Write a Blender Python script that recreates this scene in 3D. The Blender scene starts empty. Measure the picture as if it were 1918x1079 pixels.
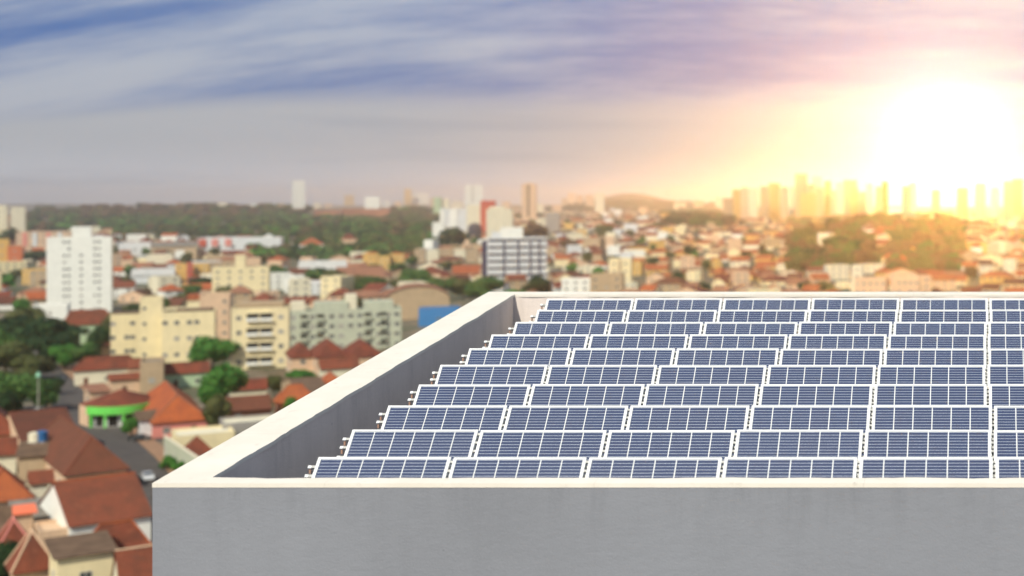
import bpy, math, random
import numpy as np
from mathutils import Vector, Matrix, noise as mnoise

R = math.radians
rnd = random.Random(7)
scene = bpy.context.scene
COL = scene.collection

# ------------------------------------------------------------------ camera
F = 2500.0                      # focal length in pixels of the 1918 px wide photograph
PX0, PY0 = 1850.0, 385.0        # where the optical axis meets it (a cropped wide view)
CAMZ = 50.0
cam_d = bpy.data.cameras.new('camera')
cam_d.sensor_width = 36.0
cam_d.lens = 36.0 * F / 1918.0
cam_d.shift_x = -(PX0 - 959.0) / 1918.0
cam_d.shift_y = (PY0 - 539.5) / 1918.0
cam_d.clip_start = 0.5
cam_d.clip_end = 40000
cam_d.dof.use_dof = True
cam_d.dof.focus_distance = 19.4
cam_d.dof.aperture_fstop = (cam_d.lens / 1000.0) / 0.080
cam = bpy.data.objects.new('camera', cam_d)
COL.objects.link(cam)
cam.location = (0, 0, CAMZ)
cam.rotation_euler = (R(90), 0, 0)
scene.camera = cam

scene.view_settings.view_transform = 'Standard'
scene.view_settings.look = 'None'
scene.view_settings.gamma = 1.0
scene.view_settings.exposure = 0.0
scene.view_settings.use_curve_mapping = False
scene.render.engine = 'CYCLES'
cy = scene.cycles
cy.use_denoising = True
cy.max_bounces = 5
cy.diffuse_bounces = 2
cy.glossy_bounces = 2
cy.transmission_bounces = 2
cy.volume_bounces = 2
cy.transparent_max_bounces = 4
cy.sample_clamp_indirect = 4.0

# ------------------------------------------------------------------ node helpers
class NT:
    def __init__(s, tree):
        s.t = tree
        s.n = tree.nodes
        s.l = tree.links
    def new(s, typ, **kw):
        nd = s.n.new(typ)
        for k, v in kw.items():
            setattr(nd, k, v)
        return nd
    def put(s, sock, v):
        if isinstance(v, bpy.types.NodeSocket):
            s.l.new(v, sock)
        else:
            sock.default_value = v
    def m(s, op, a, b=0.0, c=0.0, clamp=False):
        nd = s.new('ShaderNodeMath', operation=op, use_clamp=clamp)
        s.put(nd.inputs[0], a); s.put(nd.inputs[1], b); s.put(nd.inputs[2], c)
        return nd.outputs[0]
    def mix(s, f, a, b, mode='MIX'):
        nd = s.new('ShaderNodeMix', data_type='RGBA', blend_type=mode)
        s.put(nd.inputs[0], f)
        s.put(nd.inputs[6], a if isinstance(a, bpy.types.NodeSocket) else (*a[:3], 1))
        s.put(nd.inputs[7], b if isinstance(b, bpy.types.NodeSocket) else (*b[:3], 1))
        return nd.outputs[2]
    def ramp(s, v, lo, hi, a=0.0, b=1.0, smooth=True):
        nd = s.new('ShaderNodeMapRange', interpolation_type='SMOOTHSTEP' if smooth else 'LINEAR')
        s.put(nd.inputs[0], v)
        nd.inputs[1].default_value = lo; nd.inputs[2].default_value = hi
        nd.inputs[3].default_value = a; nd.inputs[4].default_value = b
        return nd.outputs[0]
    def noise(s, vec, scale, detail=3.0, rough=0.5):
        nd = s.new('ShaderNodeTexNoise')
        if vec is not None: s.l.new(vec, nd.inputs['Vector'])
        nd.inputs['Scale'].default_value = scale
        nd.inputs['Detail'].default_value = detail
        nd.inputs['Roughness'].default_value = rough
        return nd.outputs['Fac']
    def vec(s, x, y, z):
        nd = s.new('ShaderNodeCombineXYZ')
        for i, v in enumerate((x, y, z)): s.put(nd.inputs[i], v)
        return nd.outputs[0]

# ------------------------------------------------------------------ world
SUN = Vector((-0.25, -1.0, 0.95)).normalized()
sun_el = math.asin(SUN.z)
sun_rot = math.atan2(SUN.x, SUN.y)
GLOW = Vector(((1775 - PX0) / F, 1.0, (PY0 - 290) / F)).normalized()

world = bpy.data.worlds.new('World')
scene.world = world
world.use_nodes = True
world.node_tree.nodes.clear()
w = NT(world.node_tree)
tc = w.new('ShaderNodeTexCoord')
sep = w.new('ShaderNodeSeparateXYZ'); w.l.new(tc.outputs['Generated'], sep.inputs[0])
dx, dy, dz = sep.outputs
az = w.m('ARCTAN2', dx, dy)
el = w.m('ARCSINE', dz)
left = w.m('MAXIMUM', w.m('MULTIPLY', w.m('ADD', az, 0.22), -1.0), 0.0)
bend = w.m('MULTIPLY', w.m('MULTIPLY', left, left), 0.36)
els = w.m('ADD', el, bend)                                    # streaks climb away from the left
n1 = w.noise(w.vec(w.m('MULTIPLY', az, 2.4), w.m('MULTIPLY', els, 22.0), 3.7), 1.0, 5.0, 0.55)
n2 = w.noise(w.vec(w.m('MULTIPLY', az, 9.0), w.m('MULTIPLY', els, 70.0), 11.2), 1.0, 6.0, 0.68)
n3 = w.noise(w.vec(w.m('MULTIPLY', az, 3.0), w.m('MULTIPLY', els, 8.0), 1.3), 1.0, 2.0, 0.5)
cl = w.m('ADD', w.m('MULTIPLY', n1, 0.70), w.m('MULTIPLY', n2, 0.30))
cloud = w.ramp(cl, 0.34, 0.62)
band_edge = w.m('ADD', el, w.m('ADD', w.m('MULTIPLY', w.m('SUBTRACT', n1, 0.5), 0.035), w.m('MULTIPLY', bend, 0.3)))
band = w.ramp(band_edge, 0.064, 0.086, 1.0, 0.0)
sky = w.new('ShaderNodeTexSky', sky_type='NISHITA')
sky.sun_disc = False
sky.sun_elevation = sun_el
sky.sun_rotation = sun_rot
sky.air_density = 1.0; sky.dust_density = 0.6
nish = w.mix(1.0, sky.outputs[0], (0.10, 0.10, 0.10), 'MULTIPLY')
low_blue = w.mix(n3, (0.060, 0.150, 0.40), (0.11, 0.21, 0.45))
blue = w.mix(w.ramp(el, 0.16, 0.6), low_blue, nish)
cloudc = w.mix(w.ramp(el, 0.05, 0.16), (0.47, 0.50, 0.55), (0.46, 0.52, 0.61))
c = w.mix(w.m('MULTIPLY', cloud, 0.93), blue, cloudc)
n4 = w.noise(w.vec(w.m('MULTIPLY', az, 4.0), w.m('MULTIPLY', el, 60.0), 8.0), 1.0, 3.0, 0.5)
bandc = w.mix(w.ramp(el, 0.0, 0.045), (0.60, 0.64, 0.71), (0.44, 0.465, 0.50))
bandc = w.mix(w.ramp(n4, 0.52, 0.72, 0.0, 0.45), bandc, (0.30, 0.35, 0.42))
c = w.mix(band, c, bandc)
# the glow of the low sun in the haze
dot = w.new('ShaderNodeVectorMath', operation='DOT_PRODUCT')
w.l.new(tc.outputs['Generated'], dot.inputs[0]); dot.inputs[1].default_value = GLOW
th2 = w.m('MULTIPLY', w.m('SUBTRACT', 1.0, dot.outputs['Value']), 2.0)      # about angle squared
def gauss(sig): return w.m('EXPONENT', w.m('DIVIDE', th2, -sig * sig))
def addc(c, f, col):
    return w.mix(1.0, c, w.mix(f, (0, 0, 0), col), 'ADD')
c = addc(c, w.m('MULTIPLY', gauss(0.225), w.ramp(el, -0.01, 0.11, 0.15, 1.0)), (0.40, 0.23, 0.17))
c = addc(c, gauss(0.100), (0.06, 0.17, 0.27))
c = addc(c, gauss(0.048), (0.35, 0.5, 0.6))
core = w.m('MULTIPLY', gauss(0.0065), 8600.0)
corec = w.new('ShaderNodeVectorMath', operation='SCALE'); corec.inputs[0].default_value = (1.0, 0.47, 0.09)
w.l.new(core, corec.inputs['Scale'])
c = w.mix(1.0, c, corec.outputs[0], 'ADD')
bg = w.new('ShaderNodeBackground'); w.l.new(c, bg.inputs[0]); bg.inputs[1].default_value = 1.0
wo = w.new('ShaderNodeOutputWorld'); w.l.new(bg.outputs[0], wo.inputs[0])
world.cycles.sampling_method = 'MANUAL'
world.cycles.sample_map_resolution = 4096

# ------------------------------------------------------------------ sun
sd = bpy.data.lights.new('sun', 'SUN')
sd.energy = 4.3
sd.angle = R(0.5)
sd.color = (1.0, 0.94, 0.80)
so = bpy.data.objects.new('sun', sd); COL.objects.link(so)
so.rotation_euler = SUN.to_track_quat('Z', 'Y').to_euler()

# ------------------------------------------------------------------ materials
_mats = {}
def pbsdf(name):
    m = bpy.data.materials.new(name); m.use_nodes = True
    t = NT(m.node_tree)
    b = next(n for n in t.n if n.type == 'BSDF_PRINCIPLED')
    return m, t, b
def plain(name, col, rough=0.8, var=0.18, scale=0.6, spec=0.3, metal=0.0, bump=0.0, bscale=8.0, dirt=0.0):
    """a painted or rendered surface with mottled tone"""
    if name in _mats: return _mats[name]
    m, t, b = pbsdf(name)
    co = t.new('ShaderNodeTexCoord').outputs['Object']
    n = t.noise(co, scale, 4.0, 0.6)
    f = t.ramp(n, 0.3, 0.7, 0.0, 1.0)
    c = t.mix(f, tuple(x * (1 - var) for x in col), tuple(min(1, x * (1 + var * 0.5)) for x in col))
    if dirt:
        mp = t.new('ShaderNodeMapping'); t.l.new(co, mp.inputs[0]); mp.inputs['Scale'].default_value = (1.3, 1.3, 0.12)
        n2 = t.noise(mp.outputs[0], 1.0, 4.0, 0.65)
        c = t.mix(t.ramp(n2, 0.55, 0.75, 0.0, dirt), c, (0.10, 0.09, 0.075))
    t.l.new(c, b.inputs['Base Color'])
    b.inputs['Roughness'].default_value = rough
    b.inputs['Metallic'].default_value = metal
    b.inputs['Specular IOR Level'].default_value = spec
    if bump:
        bn = t.new('ShaderNodeBump'); bn.inputs['Strength'].default_value = bump; bn.inputs['Distance'].default_value = 0.02
        t.l.new(t.noise(co, bscale, 5.0, 0.6), bn.inputs['Height']); t.l.new(bn.outputs[0], b.inputs['Normal'])
    _mats[name] = m
    return m
def tiles(name, col, col2, rough=0.85):
    """clay roof: courses and pans as relief, weathered patches"""
    if name in _mats: return _mats[name]
    m, t, b = pbsdf(name)
    co = t.new('ShaderNodeTexCoord').outputs['Object']
    oi = t.new('ShaderNodeObjectInfo').outputs['Random']
    n = t.noise(co, 0.35, 5.0, 0.65)
    n2 = t.noise(co, 2.6, 3.0, 0.6)
    c = t.mix(t.ramp(n, 0.38, 0.62), col, col2)
    c = t.mix(t.ramp(n2, 0.45, 0.75, 0.0, 0.45), c, tuple(x * 0.45 for x in col))
    c = t.mix(t.m('MULTIPLY', oi, 0.25), c, (0.30, 0.12, 0.06))
    n6 = t.noise(co, 0.9, 6.0, 0.7)
    c = t.mix(t.ramp(n6, 0.56, 0.70, 0.0, 0.5), c, (0.085, 0.060, 0.045))
    c = t.mix(t.ramp(n6, 0.30, 0.42, 0.35, 0.0), c, (0.42, 0.17, 0.09))
    wv = t.new('ShaderNodeTexWave', wave_type='BANDS', bands_direction='X'); t.l.new(co, wv.inputs[0]); wv.inputs['Scale'].default_value = 1.1
    wv.inputs['Distortion'].default_value = 0.6
    c = t.mix(t.m('MULTIPLY', wv.outputs['Fac'], 0.16), c, tuple(x * 0.5 for x in col))
    t.l.new(c, b.inputs['Base Color'])
    b.inputs['Roughness'].default_value = rough
    b.inputs['Specular IOR Level'].default_value = 0.2
    bn = t.new('ShaderNodeBump'); bn.inputs['Strength'].default_value = 0.5; bn.inputs['Distance'].default_value = 0.06
    t.l.new(wv.outputs['Fac'], bn.inputs['Height']); t.l.new(bn.outputs[0], b.inputs['Normal'])
    _mats[name] = m
    return m
def leafy(name, a, bcol):
    if name in _mats: return _mats[name]
    m, t, b = pbsdf(name)
    co = t.new('ShaderNodeTexCoord').outputs['Object']
    oi = t.new('ShaderNodeObjectInfo').outputs['Random']
    n = t.noise(co, 2.2, 3.0, 0.6)
    c = t.mix(t.ramp(n, 0.35, 0.65), a, bcol)
    c = t.mix(t.m('MULTIPLY', oi, 0.35), c, tuple(x * 0.6 for x in a))
    t.l.new(c, b.inputs['Base Color'])
    b.inputs['Roughness'].default_value = 0.7
    b.inputs['Specular IOR Level'].default_value = 0.2
    _mats[name] = m
    return m

RED   = tiles('red_clay_tiles', (0.215, 0.052, 0.028), (0.125, 0.038, 0.024))
BROWN = tiles('brown_clay_tiles', (0.135, 0.042, 0.026), (0.090, 0.034, 0.022))
ORANGE= tiles('orange_clay_tiles', (0.46, 0.115, 0.035), (0.34, 0.085, 0.035))
PALE  = tiles('faded_clay_tiles', (0.36, 0.17, 0.10), (0.26, 0.13, 0.085))
GREYR = plain('fibre_cement_roof', (0.24, 0.215, 0.18), 0.9, 0.3, 0.5, dirt=0.3)
WHITER= plain('pale_metal_roof', (0.58, 0.57, 0.52), 0.6, 0.15, 0.3, dirt=0.2)
MUD   = plain('weathered_brown_roof', (0.15, 0.095, 0.06), 0.95, 0.3, 0.5)
CREAM = plain('cream_render', (0.82, 0.70, 0.42), 0.85, 0.08, 0.4, dirt=0.12)
CREAM2= plain('pale_cream_render', (0.78, 0.72, 0.53), 0.85, 0.08, 0.4, dirt=0.15)
WHITE = plain('white_render', (0.86, 0.86, 0.78), 0.8, 0.06, 0.4, dirt=0.10)
COOLW = plain('cool_white_render', (0.70, 0.72, 0.71), 0.8, 0.08, 0.4, dirt=0.15)
TAN   = plain('tan_render', (0.46, 0.34, 0.21), 0.85, 0.1, 0.4, dirt=0.2)
PEACH = plain('peach_render', (0.70, 0.49, 0.32), 0.85, 0.1, 0.4, dirt=0.2)
PINK  = plain('pink_render', (0.72, 0.26, 0.21), 0.85, 0.08, 0.4, dirt=0.1)
OCHRE = plain('ochre_render', (0.66, 0.42, 0.13), 0.85, 0.08, 0.4, dirt=0.1)
REDW  = plain('red_painted_wall', (0.55, 0.10, 0.055), 0.8, 0.1, 0.4)
ORANW = plain('orange_painted_wall', (0.60, 0.17, 0.07), 0.8, 0.1, 0.4)
GREENW= plain('pale_green_render', (0.45, 0.58, 0.36), 0.85, 0.08, 0.4, dirt=0.15)
LIME  = plain('bright_green_paint', (0.15, 0.66, 0.10), 0.6, 0.06, 0.6)
SAGE  = plain('sage_white_render', (0.50, 0.53, 0.40), 0.85, 0.1, 0.5, dirt=0.2)
BLUE  = plain('blue_painted_wall', (0.035, 0.20, 0.46), 0.6, 0.06, 0.5)
GREY  = plain('grey_render', (0.33, 0.31, 0.28), 0.85, 0.15, 0.4, dirt=0.2)
DKGREY= plain('dark_slate_paint', (0.060, 0.052, 0.065), 0.7, 0.2, 0.5)
NAVY  = plain('navy_cladding', (0.040, 0.038, 0.085), 0.6, 0.15, 0.5)
BARK  = plain('tree_bark', (0.10, 0.075, 0.05), 0.95, 0.3, 3.0)
FRAMEW= plain('window_frame_paint', (0.55, 0.54, 0.50), 0.6, 0.05)
ASPH  = plain('asphalt', (0.085, 0.076, 0.070), 0.9, 0.25, 0.3)
PAVE  = plain('terracotta_pavement', (0.34, 0.20, 0.12), 0.9, 0.25, 0.8)
PAINTL= plain('road_paint', (0.6, 0.6, 0.55), 0.8, 0.2, 2.0)
DARK  = plain('dark_interior', (0.02, 0.018, 0.015), 0.9, 0.1)
RUBBER= plain('tyre_rubber', (0.02, 0.02, 0.02), 0.8, 0.1)
STEEL = plain('galvanised_steel', (0.45, 0.45, 0.43), 0.45, 0.1, 2.0, 0.5, 0.3)
TANKB = plain('blue_tank_plastic', (0.02, 0.12, 0.30), 0.4, 0.05)
G1 = leafy('leaves_mid_green', (0.045, 0.115, 0.022), (0.085, 0.165, 0.035))
G2 = leafy('leaves_dark_green', (0.014, 0.042, 0.012), (0.034, 0.075, 0.018))
G3 = leafy('leaves_olive', (0.075, 0.095, 0.025), (0.125, 0.130, 0.040))
G4 = leafy('leaves_bright_green', (0.045, 0.170, 0.022), (0.085, 0.24, 0.035))
G5 = leafy('leaves_dry_brown', (0.12, 0.070, 0.036), (0.17, 0.105, 0.05))
def glassy(name, col, rough):
    m, t, b = pbsdf(name)
    co = t.new('ShaderNodeTexCoord').outputs['Object']
    t.l.new(t.mix(t.noise(co, 0.8, 2.0), tuple(x * .6 for x in col), col), b.inputs['Base Color'])
    b.inputs['Roughness'].default_value = rough
    b.inputs['Specular IOR Level'].default_value = 0.5
    _mats[name] = m
    return m
def win_glass():
    m, t, b = pbsdf('window_glass')
    oi = t.new('ShaderNodeObjectInfo').outputs['Random']
    c = t.mix(t.ramp(oi, 0.55, 0.95), (0.045, 0.052, 0.050), (0.36, 0.34, 0.29))
    t.l.new(c, b.inputs['Base Color']); b.inputs['Roughness'].default_value = 0.15
    return m
GLASS = win_glass()
CARGL = glassy('car_glass', (0.02, 0.028, 0.03), 0.08)
def paint(name, col):
    m, t, b = pbsdf(name)
    co = t.new('ShaderNodeTexCoord').outputs['Object']
    t.l.new(t.mix(t.noise(co, 1.5, 3.0), tuple(x * .85 for x in col), col), b.inputs['Base Color'])
    b.inputs['Roughness'].default_value = 0.35
    b.inputs['Coat Weight'].default_value = 0.6
    return m

# concrete of the foreground building: trowelled plaster with run marks
def plaster(name, col, streak):
    m, t, b = pbsdf(name)
    co = t.new('ShaderNodeTexCoord').outputs['Object']
    big = t.noise(co, 0.22, 4.0, 0.55)
    mp = t.new('ShaderNodeMapping'); t.l.new(co, mp.inputs[0]); mp.inputs['Scale'].default_value = (2.2, 2.2, 0.25)
    st = t.noise(mp.outputs[0], 1.0, 5.0, 0.6)
    c = t.mix(t.ramp(big, 0.3, 0.7), tuple(x * 0.90 for x in col), tuple(x * 1.07 for x in col))
    c = t.mix(t.ramp(st, 0.42, 0.75, 0.0, streak), c, tuple(x * 0.66 for x in col))
    fine = t.noise(co, 26.0, 3.0, 0.6)
    c = t.mix(t.ramp(fine, 0.35, 0.7, 0.0, 0.10), c, tuple(x * 1.25 for x in col))
    pits = t.new('ShaderNodeTexVoronoi'); t.l.new(co, pits.inputs['Vector']); pits.inputs['Scale'].default_value = 1.7
    c = t.mix(t.ramp(pits.outputs['Distance'], 0.010, 0.026, 0.75, 0.0), c, tuple(x * 0.42 for x in col))
    sp = t.new('ShaderNodeSeparateXYZ'); t.l.new(co, sp.inputs[0])
    # grime that has run down from under the coping
    mp3 = t.new('ShaderNodeMapping'); t.l.new(co, mp3.inputs[0]); mp3.inputs['Scale'].default_value = (3.2, 3.2, 0.5)
    run = t.m('MULTIPLY', t.ramp(t.noise(mp3.outputs[0], 1.0, 6.0, 0.7), 0.46, 0.72), t.ramp(sp.outputs[2], 46.0, 46.8))
    c = t.mix(t.m('MULTIPLY', run, 0.20), c, tuple(x * 0.42 for x in col))
    t.l.new(c, b.inputs['Base Color'])
    b.inputs['Roughness'].default_value = 0.9
    b.inputs['Specular IOR Level'].default_value = 0.2
    mp2 = t.new('ShaderNodeMapping'); t.l.new(co, mp2.inputs[0]); mp2.inputs['Scale'].default_value = (4.5, 4.5, 8)
    tr = t.noise(mp2.outputs[0], 1.0, 5.0, 0.62)
    h = t.m('ADD', t.m('MULTIPLY', tr, 0.6), t.m('MULTIPLY', t.noise(co, 38.0, 3.0, 0.6), 0.25))
    bn = t.new('ShaderNodeBump'); bn.inputs['Strength'].default_value = 0.45; bn.inputs['Distance'].default_value = 0.03
    t.l.new(h, bn.inputs['Height']); t.l.new(bn.outputs[0], b.inputs['Normal'])
    return m
WALLG = plaster('shaded_grey_plaster', (0.250, 0.262, 0.292), 0.20)  # the front face's shade is put into this darker grey
WALLD = plaster('shade_lifting_plaster', (0.78, 0.69, 0.63), 0.25)  # pale warm base colour that lifts the shade of the inner walls
def coping_mat():
    m, t, b = pbsdf('cream_coping_paint')
    co = t.new('ShaderNodeTexCoord').outputs['Object']
    n = t.noise(co, 1.1, 5.0, 0.65)
    c = t.mix(t.ramp(n, 0.35, 0.72), (0.76, 0.71, 0.62), (0.82, 0.775, 0.69))
    v = t.new('ShaderNodeTexVoronoi'); t.l.new(co, v.inputs['Vector']); v.inputs['Scale'].default_value = 2.3
    c = t.mix(t.ramp(v.outputs['Distance'], 0.015, 0.04, 0.6, 0.0), c, (0.25, 0.22, 0.18))
    n2 = t.noise(co, 7.0, 5.0, 0.7)
    c = t.mix(t.ramp(n2, 0.55, 0.8, 0.0, 0.45), c, (0.45, 0.40, 0.33))
    n5 = t.noise(co, 2.6, 6.0, 0.75)
    c = t.mix(t.ramp(n5, 0.60, 0.70, 0.0, 0.30), c, (0.52, 0.46, 0.38))
    t.l.new(c, b.inputs['Base Color'])
    sp = t.new('ShaderNodeSeparateXYZ'); t.l.new(co, sp.inputs[0])
    for k_, off_ in ((0, 1.1), (1, 1.3)):
        fr_ = t.m('FRACT', t.m('DIVIDE', t.m('ADD', t.m('ADD', sp.outputs[k_], off_), t.m('MULTIPLY', n2, 0.05)), 3.1))
        c = t.mix(t.ramp(fr_, 0.0016, 0.0026, 0.25, 0.0), c, (0.30, 0.27, 0.22))
    t.l.new(c, b.inputs['Base Color'])
    b.inputs['Roughness'].default_value = 0.85
    bn = t.new('ShaderNodeBump'); bn.inputs['Strength'].default_value = 0.3; bn.inputs['Distance'].default_value = 0.01
    t.l.new(n2, bn.inputs['Height']); t.l.new(bn.outputs[0], b.inputs['Normal'])
    return m
COPE = coping_mat()
def cell_mat():
    m, t, b = pbsdf('blue_silicon_cell')
    co = t.new('ShaderNodeTexCoord').outputs['Object']
    oi = t.new('ShaderNodeObjectInfo').outputs['Random']
    v = t.new('ShaderNodeTexVoronoi'); t.l.new(co, v.inputs['Vector']); v.inputs['Scale'].default_value = 34.0
    c = t.mix(v.outputs['Color'], (0.008, 0.024, 0.085), (0.016, 0.038, 0.118))
    c = t.mix(t.m('MULTIPLY', oi, 0.5), c, (0.018, 0.030, 0.090))
    # printed silver fingers across each cell
    wv = t.new('ShaderNodeTexWave', wave_type='BANDS', bands_direction='X'); t.l.new(co, wv.inputs[0]); wv.inputs['Scale'].default_value = 14.0
    c = t.mix(t.ramp(wv.outputs['Fac'], 0.80, 0.97, 0.0, 0.12), c, (0.25, 0.28, 0.36))
    dust = t.noise(co, 3.0, 5.0, 0.7)
    c = t.mix(t.ramp(dust, 0.5, 0.8, 0.0, 0.08), c, (0.25, 0.22, 0.20))
    t.l.new(c, b.inputs['Base Color'])
    b.inputs['Roughness'].default_value = 0.32
    b.inputs['Specular IOR Level'].default_value = 0.5
    b.inputs['Coat Weight'].default_value = 0.3
    b.inputs['Coat Roughness'].default_value = 0.08
    return m
CELL = cell_mat()
BUS  = plain('silver_busbar', (0.46, 0.51, 0.62), 0.5, 0.05, 4.0)
ALU  = plain('white_aluminium', (0.78, 0.80, 0.80), 0.45, 0.05, 3.0, 0.5)
DECK = plain('grey_roof_membrane', (0.17, 0.165, 0.165), 0.9, 0.25, 0.8, dirt=0.2)
COPPER = plain('rusty_fitting', (0.36, 0.22, 0.16), 0.6, 0.2, 8.0)

# ------------------------------------------------------------------ mesh helpers
class MB:
    def __init__(s):
        s.v, s.f, s.mi, s.mats = [], [], [], []
    def mat(s, m):
        if m not in s.mats: s.mats.append(m)
        return s.mats.index(m)
    def face(s, pts, m):
        i = len(s.v); s.v += [tuple(p) for p in pts]
        s.f.append(tuple(range(i, i + len(pts)))); s.mi.append(s.mat(m))
    def hexa(s, p, m):
        """p: 4 bottom points counter-clockwise from above, then 4 top points"""
        i = len(s.v); s.v += [tuple(q) for q in p]; k = s.mat(m)
        for f in ((3, 2, 1, 0), (4, 5, 6, 7), (0, 1, 5, 4), (1, 2, 6, 5), (2, 3, 7, 6), (3, 0, 4, 7)):
            s.f.append(tuple(i + a for a in f)); s.mi.append(k)
    def box(s, x0, x1, y0, y1, z0, z1, m):
        s.hexa([(x0, y0, z0), (x1, y0, z0), (x1, y1, z0), (x0, y1, z0), (x0, y0, z1), (x1, y0, z1), (x1, y1, z1), (x0, y1, z1)], m)
    def tube(s, a, b, r, m, n=8, r2=None):
        a, b = Vector(a), Vector(b); d = (b - a).normalized()
        u = d.orthogonal().normalized(); v = d.cross(u); r2 = r if r2 is None else r2
        i = len(s.v); k = s.mat(m)
        for c_, rr in ((a, r), (b, r2)):
            for j in range(n):
                t_ = 2 * math.pi * j / n
                s.v.append(tuple(c_ + (u * math.cos(t_) + v * math.sin(t_)) * rr))
        for j in range(n):
            s.f.append((i + j, i + (j + 1) % n, i + n + (j + 1) % n, i + n + j)); s.mi.append(k)
        s.f.append(tuple(i + j for j in range(n - 1, -1, -1))); s.mi.append(k)
        s.f.append(tuple(i + n + j for j in range(n))); s.mi.append(k)
    def mesh(s, name):
        me = bpy.data.meshes.new(name)
        me.from_pydata(s.v, [], s.f)
        for m in s.mats: me.materials.append(m)
        me.polygons.foreach_set('material_index', s.mi)
        me.update()
        return me
    def build(s, name, parent=None, loc=(0, 0, 0)):
        return link(name, s.mesh(name), parent, loc)
def link(name, me, parent=None, loc=(0, 0, 0), rz=0.0):
    o = bpy.data.objects.new(name, me); COL.objects.link(o)
    o.location = loc
    o.rotation_euler = (0, 0, rz)
    if parent: o.parent = parent
    return o
def thing(name, label, cat, loc=(0, 0, 0), rz=0.0, group=None):
    o = bpy.data.objects.new(name, None); COL.objects.link(o)
    o.location = loc; o.rotation_euler = (0, 0, rz); o.empty_display_size = 0.5
    o['label'] = label; o['category'] = cat
    if group: o['group'] = group
    return o

# ------------------------------------------------------------------ terrain
GD = [(-400, 0), (1000, 0), (1600, 7.5), (2600, 15), (4500, 25), (7000, 40), (9000, 43), (13000, 46)]
def gD(D):
    return np.interp(D, [a for a, _ in GD], [b for _, b in GD])
BUMPS = [  # X, D, sigma X, sigma D, height
    (-1950, 3150, 420, 560, 21), (-1500, 3400, 420, 500, 15), (-2500, 3300, 260, 500, 7),
    (-118, 1230, 95, 190, 25), (-30, 1320, 95, 200, 18),
    (-1640, 6100, 150, 500, 62), (-1400, 6000, 260, 500, 26),
    (-4200, 7900, 700, 500, 9), (-5700, 7900, 900, 500, 19), (-2000, 8000, 1300, 600, 7),
    (-620, 2300, 260, 420, 10), (-450, 3200, 380, 500, 12)]
def H(X, D):
    X = np.asarray(X, float); D = np.asarray(D, float)
    h = gD(D)
    for bx, bd, sx, sy, a in BUMPS:
        h = h + a * np.exp(-((X - bx) / sx) ** 2 - ((D - bd) / sy) ** 2)
    k = np.clip((D - 1000) / 1500, 0, 1)
    h = h + k * 2.5 * np.sin(X / 170.0 + 1.3) * np.sin(D / 230.0)
    return h
def h1(X, D):
    if D <= 1000: h = 0.0
    else:
        for (a, ha), (b_, hb_) in zip(GD[1:-1], GD[2:]):
            if D <= b_: break
        h = ha + (hb_ - ha) * min(1.0, (D - a) / (b_ - a))
        k = min(1.0, (D - 1000) / 1500)
        h += k * 2.5 * math.sin(X / 170.0 + 1.3) * math.sin(D / 230.0)
    if D > 600:
        for bx, bd, sx, sy, am in BUMPS:
            u = ((X - bx) / sx) ** 2 + ((D - bd) / sy) ** 2
            if u < 12: h += am * math.exp(-u)
    return h
def hit(px, py):
    """the ground point seen at a pixel of the photograph"""
    t, s = (px - PX0) / F, (py - PY0) / F
    D = 120.0 if s <= 0 else max(100.0, min(600.0, CAMZ / s * .9))
    last = D
    while D < 8800:
        if CAMZ - s * D <= h1(t * D, D):
            lo, hi = last, D
            for _ in range(12):
                mid = (lo + hi) / 2
                if CAMZ - s * mid <= h1(t * mid, mid): hi = mid
                else: lo = mid
            return Vector((t * hi, hi, h1(t * hi, hi)))
        last = D; D *= 1.015
    D = 8800
    return Vector((t * D, D, h1(t * D, D)))
def proj(X, D, z):
    return PX0 + F * X / D, PY0 + F * (CAMZ - z) / D

xs = np.concatenate([np.arange(-9400, -2800, 300), np.arange(-2800, 500, 30), np.arange(500, 6100, 300)])
ys = np.concatenate([np.arange(-400, 100, 100), np.arange(100, 3600, 30), np.arange(3600, 8900, 130)])
gx, gy = np.meshgrid(xs, ys)
gz = H(gx, gy)
verts = np.stack([gx.ravel(), gy.ravel(), gz.ravel()], 1)
nx, ny = len(xs), len(ys)
ii = (np.arange(ny - 1)[:, None] * nx + np.arange(nx - 1)[None, :]).ravel()
faces = np.stack([ii, ii + 1, ii + nx + 1, ii + nx], 1)
gm = bpy.data.meshes.new('ground')
gm.from_pydata(verts.tolist(), [], faces.tolist())
gm.polygons.foreach_set('use_smooth', [True] * len(gm.polygons))
m, t, b = pbsdf('city_ground')
co = t.new('ShaderNodeTexCoord').outputs['Object']
a1 = t.noise(co, 0.030, 5.0, 0.6); a2 = t.noise(co, 0.11, 4.0, 0.6); a3 = t.noise(co, 0.006, 3.0, 0.5)
c1 = t.mix(t.ramp(a2, 0.40, 0.60), (0.085, 0.085, 0.040), (0.22, 0.17, 0.12))
c1 = t.mix(t.ramp(a1, 0.50, 0.62), c1, (0.060, 0.085, 0.030))
c1 = t.mix(t.ramp(a3, 0.55, 0.7, 0.0, 0.7), c1, (0.20, 0.11, 0.065))
t.l.new(c1, b.inputs['Base Color']); b.inputs['Roughness'].default_value = 0.95
gm.materials.append(m)
go = link('ground', gm); go['kind'] = 'structure'

# haze: one even box of air round everything
hm = bpy.data.materials.new('haze_air'); hm.use_nodes = True
ht = hm.node_tree; ht.nodes.clear()
pv = ht.nodes.new('ShaderNodeVolumePrincipled'); ho = ht.nodes.new('ShaderNodeOutputMaterial')
pv.inputs['Color'].default_value = (0.97, 0.97, 0.97, 1)
pv.inputs['Density'].default_value = 0.00014
pv.inputs['Anisotropy'].default_value = 0.88
ht.links.new(pv.outputs[0], ho.inputs['Volume'])
hb = MB(); hb.box(-9900, 6400, -800, 9100, -1.0, 150.0, hm)
ho_ = hb.build('haze'); ho_['kind'] = 'stuff'

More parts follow.
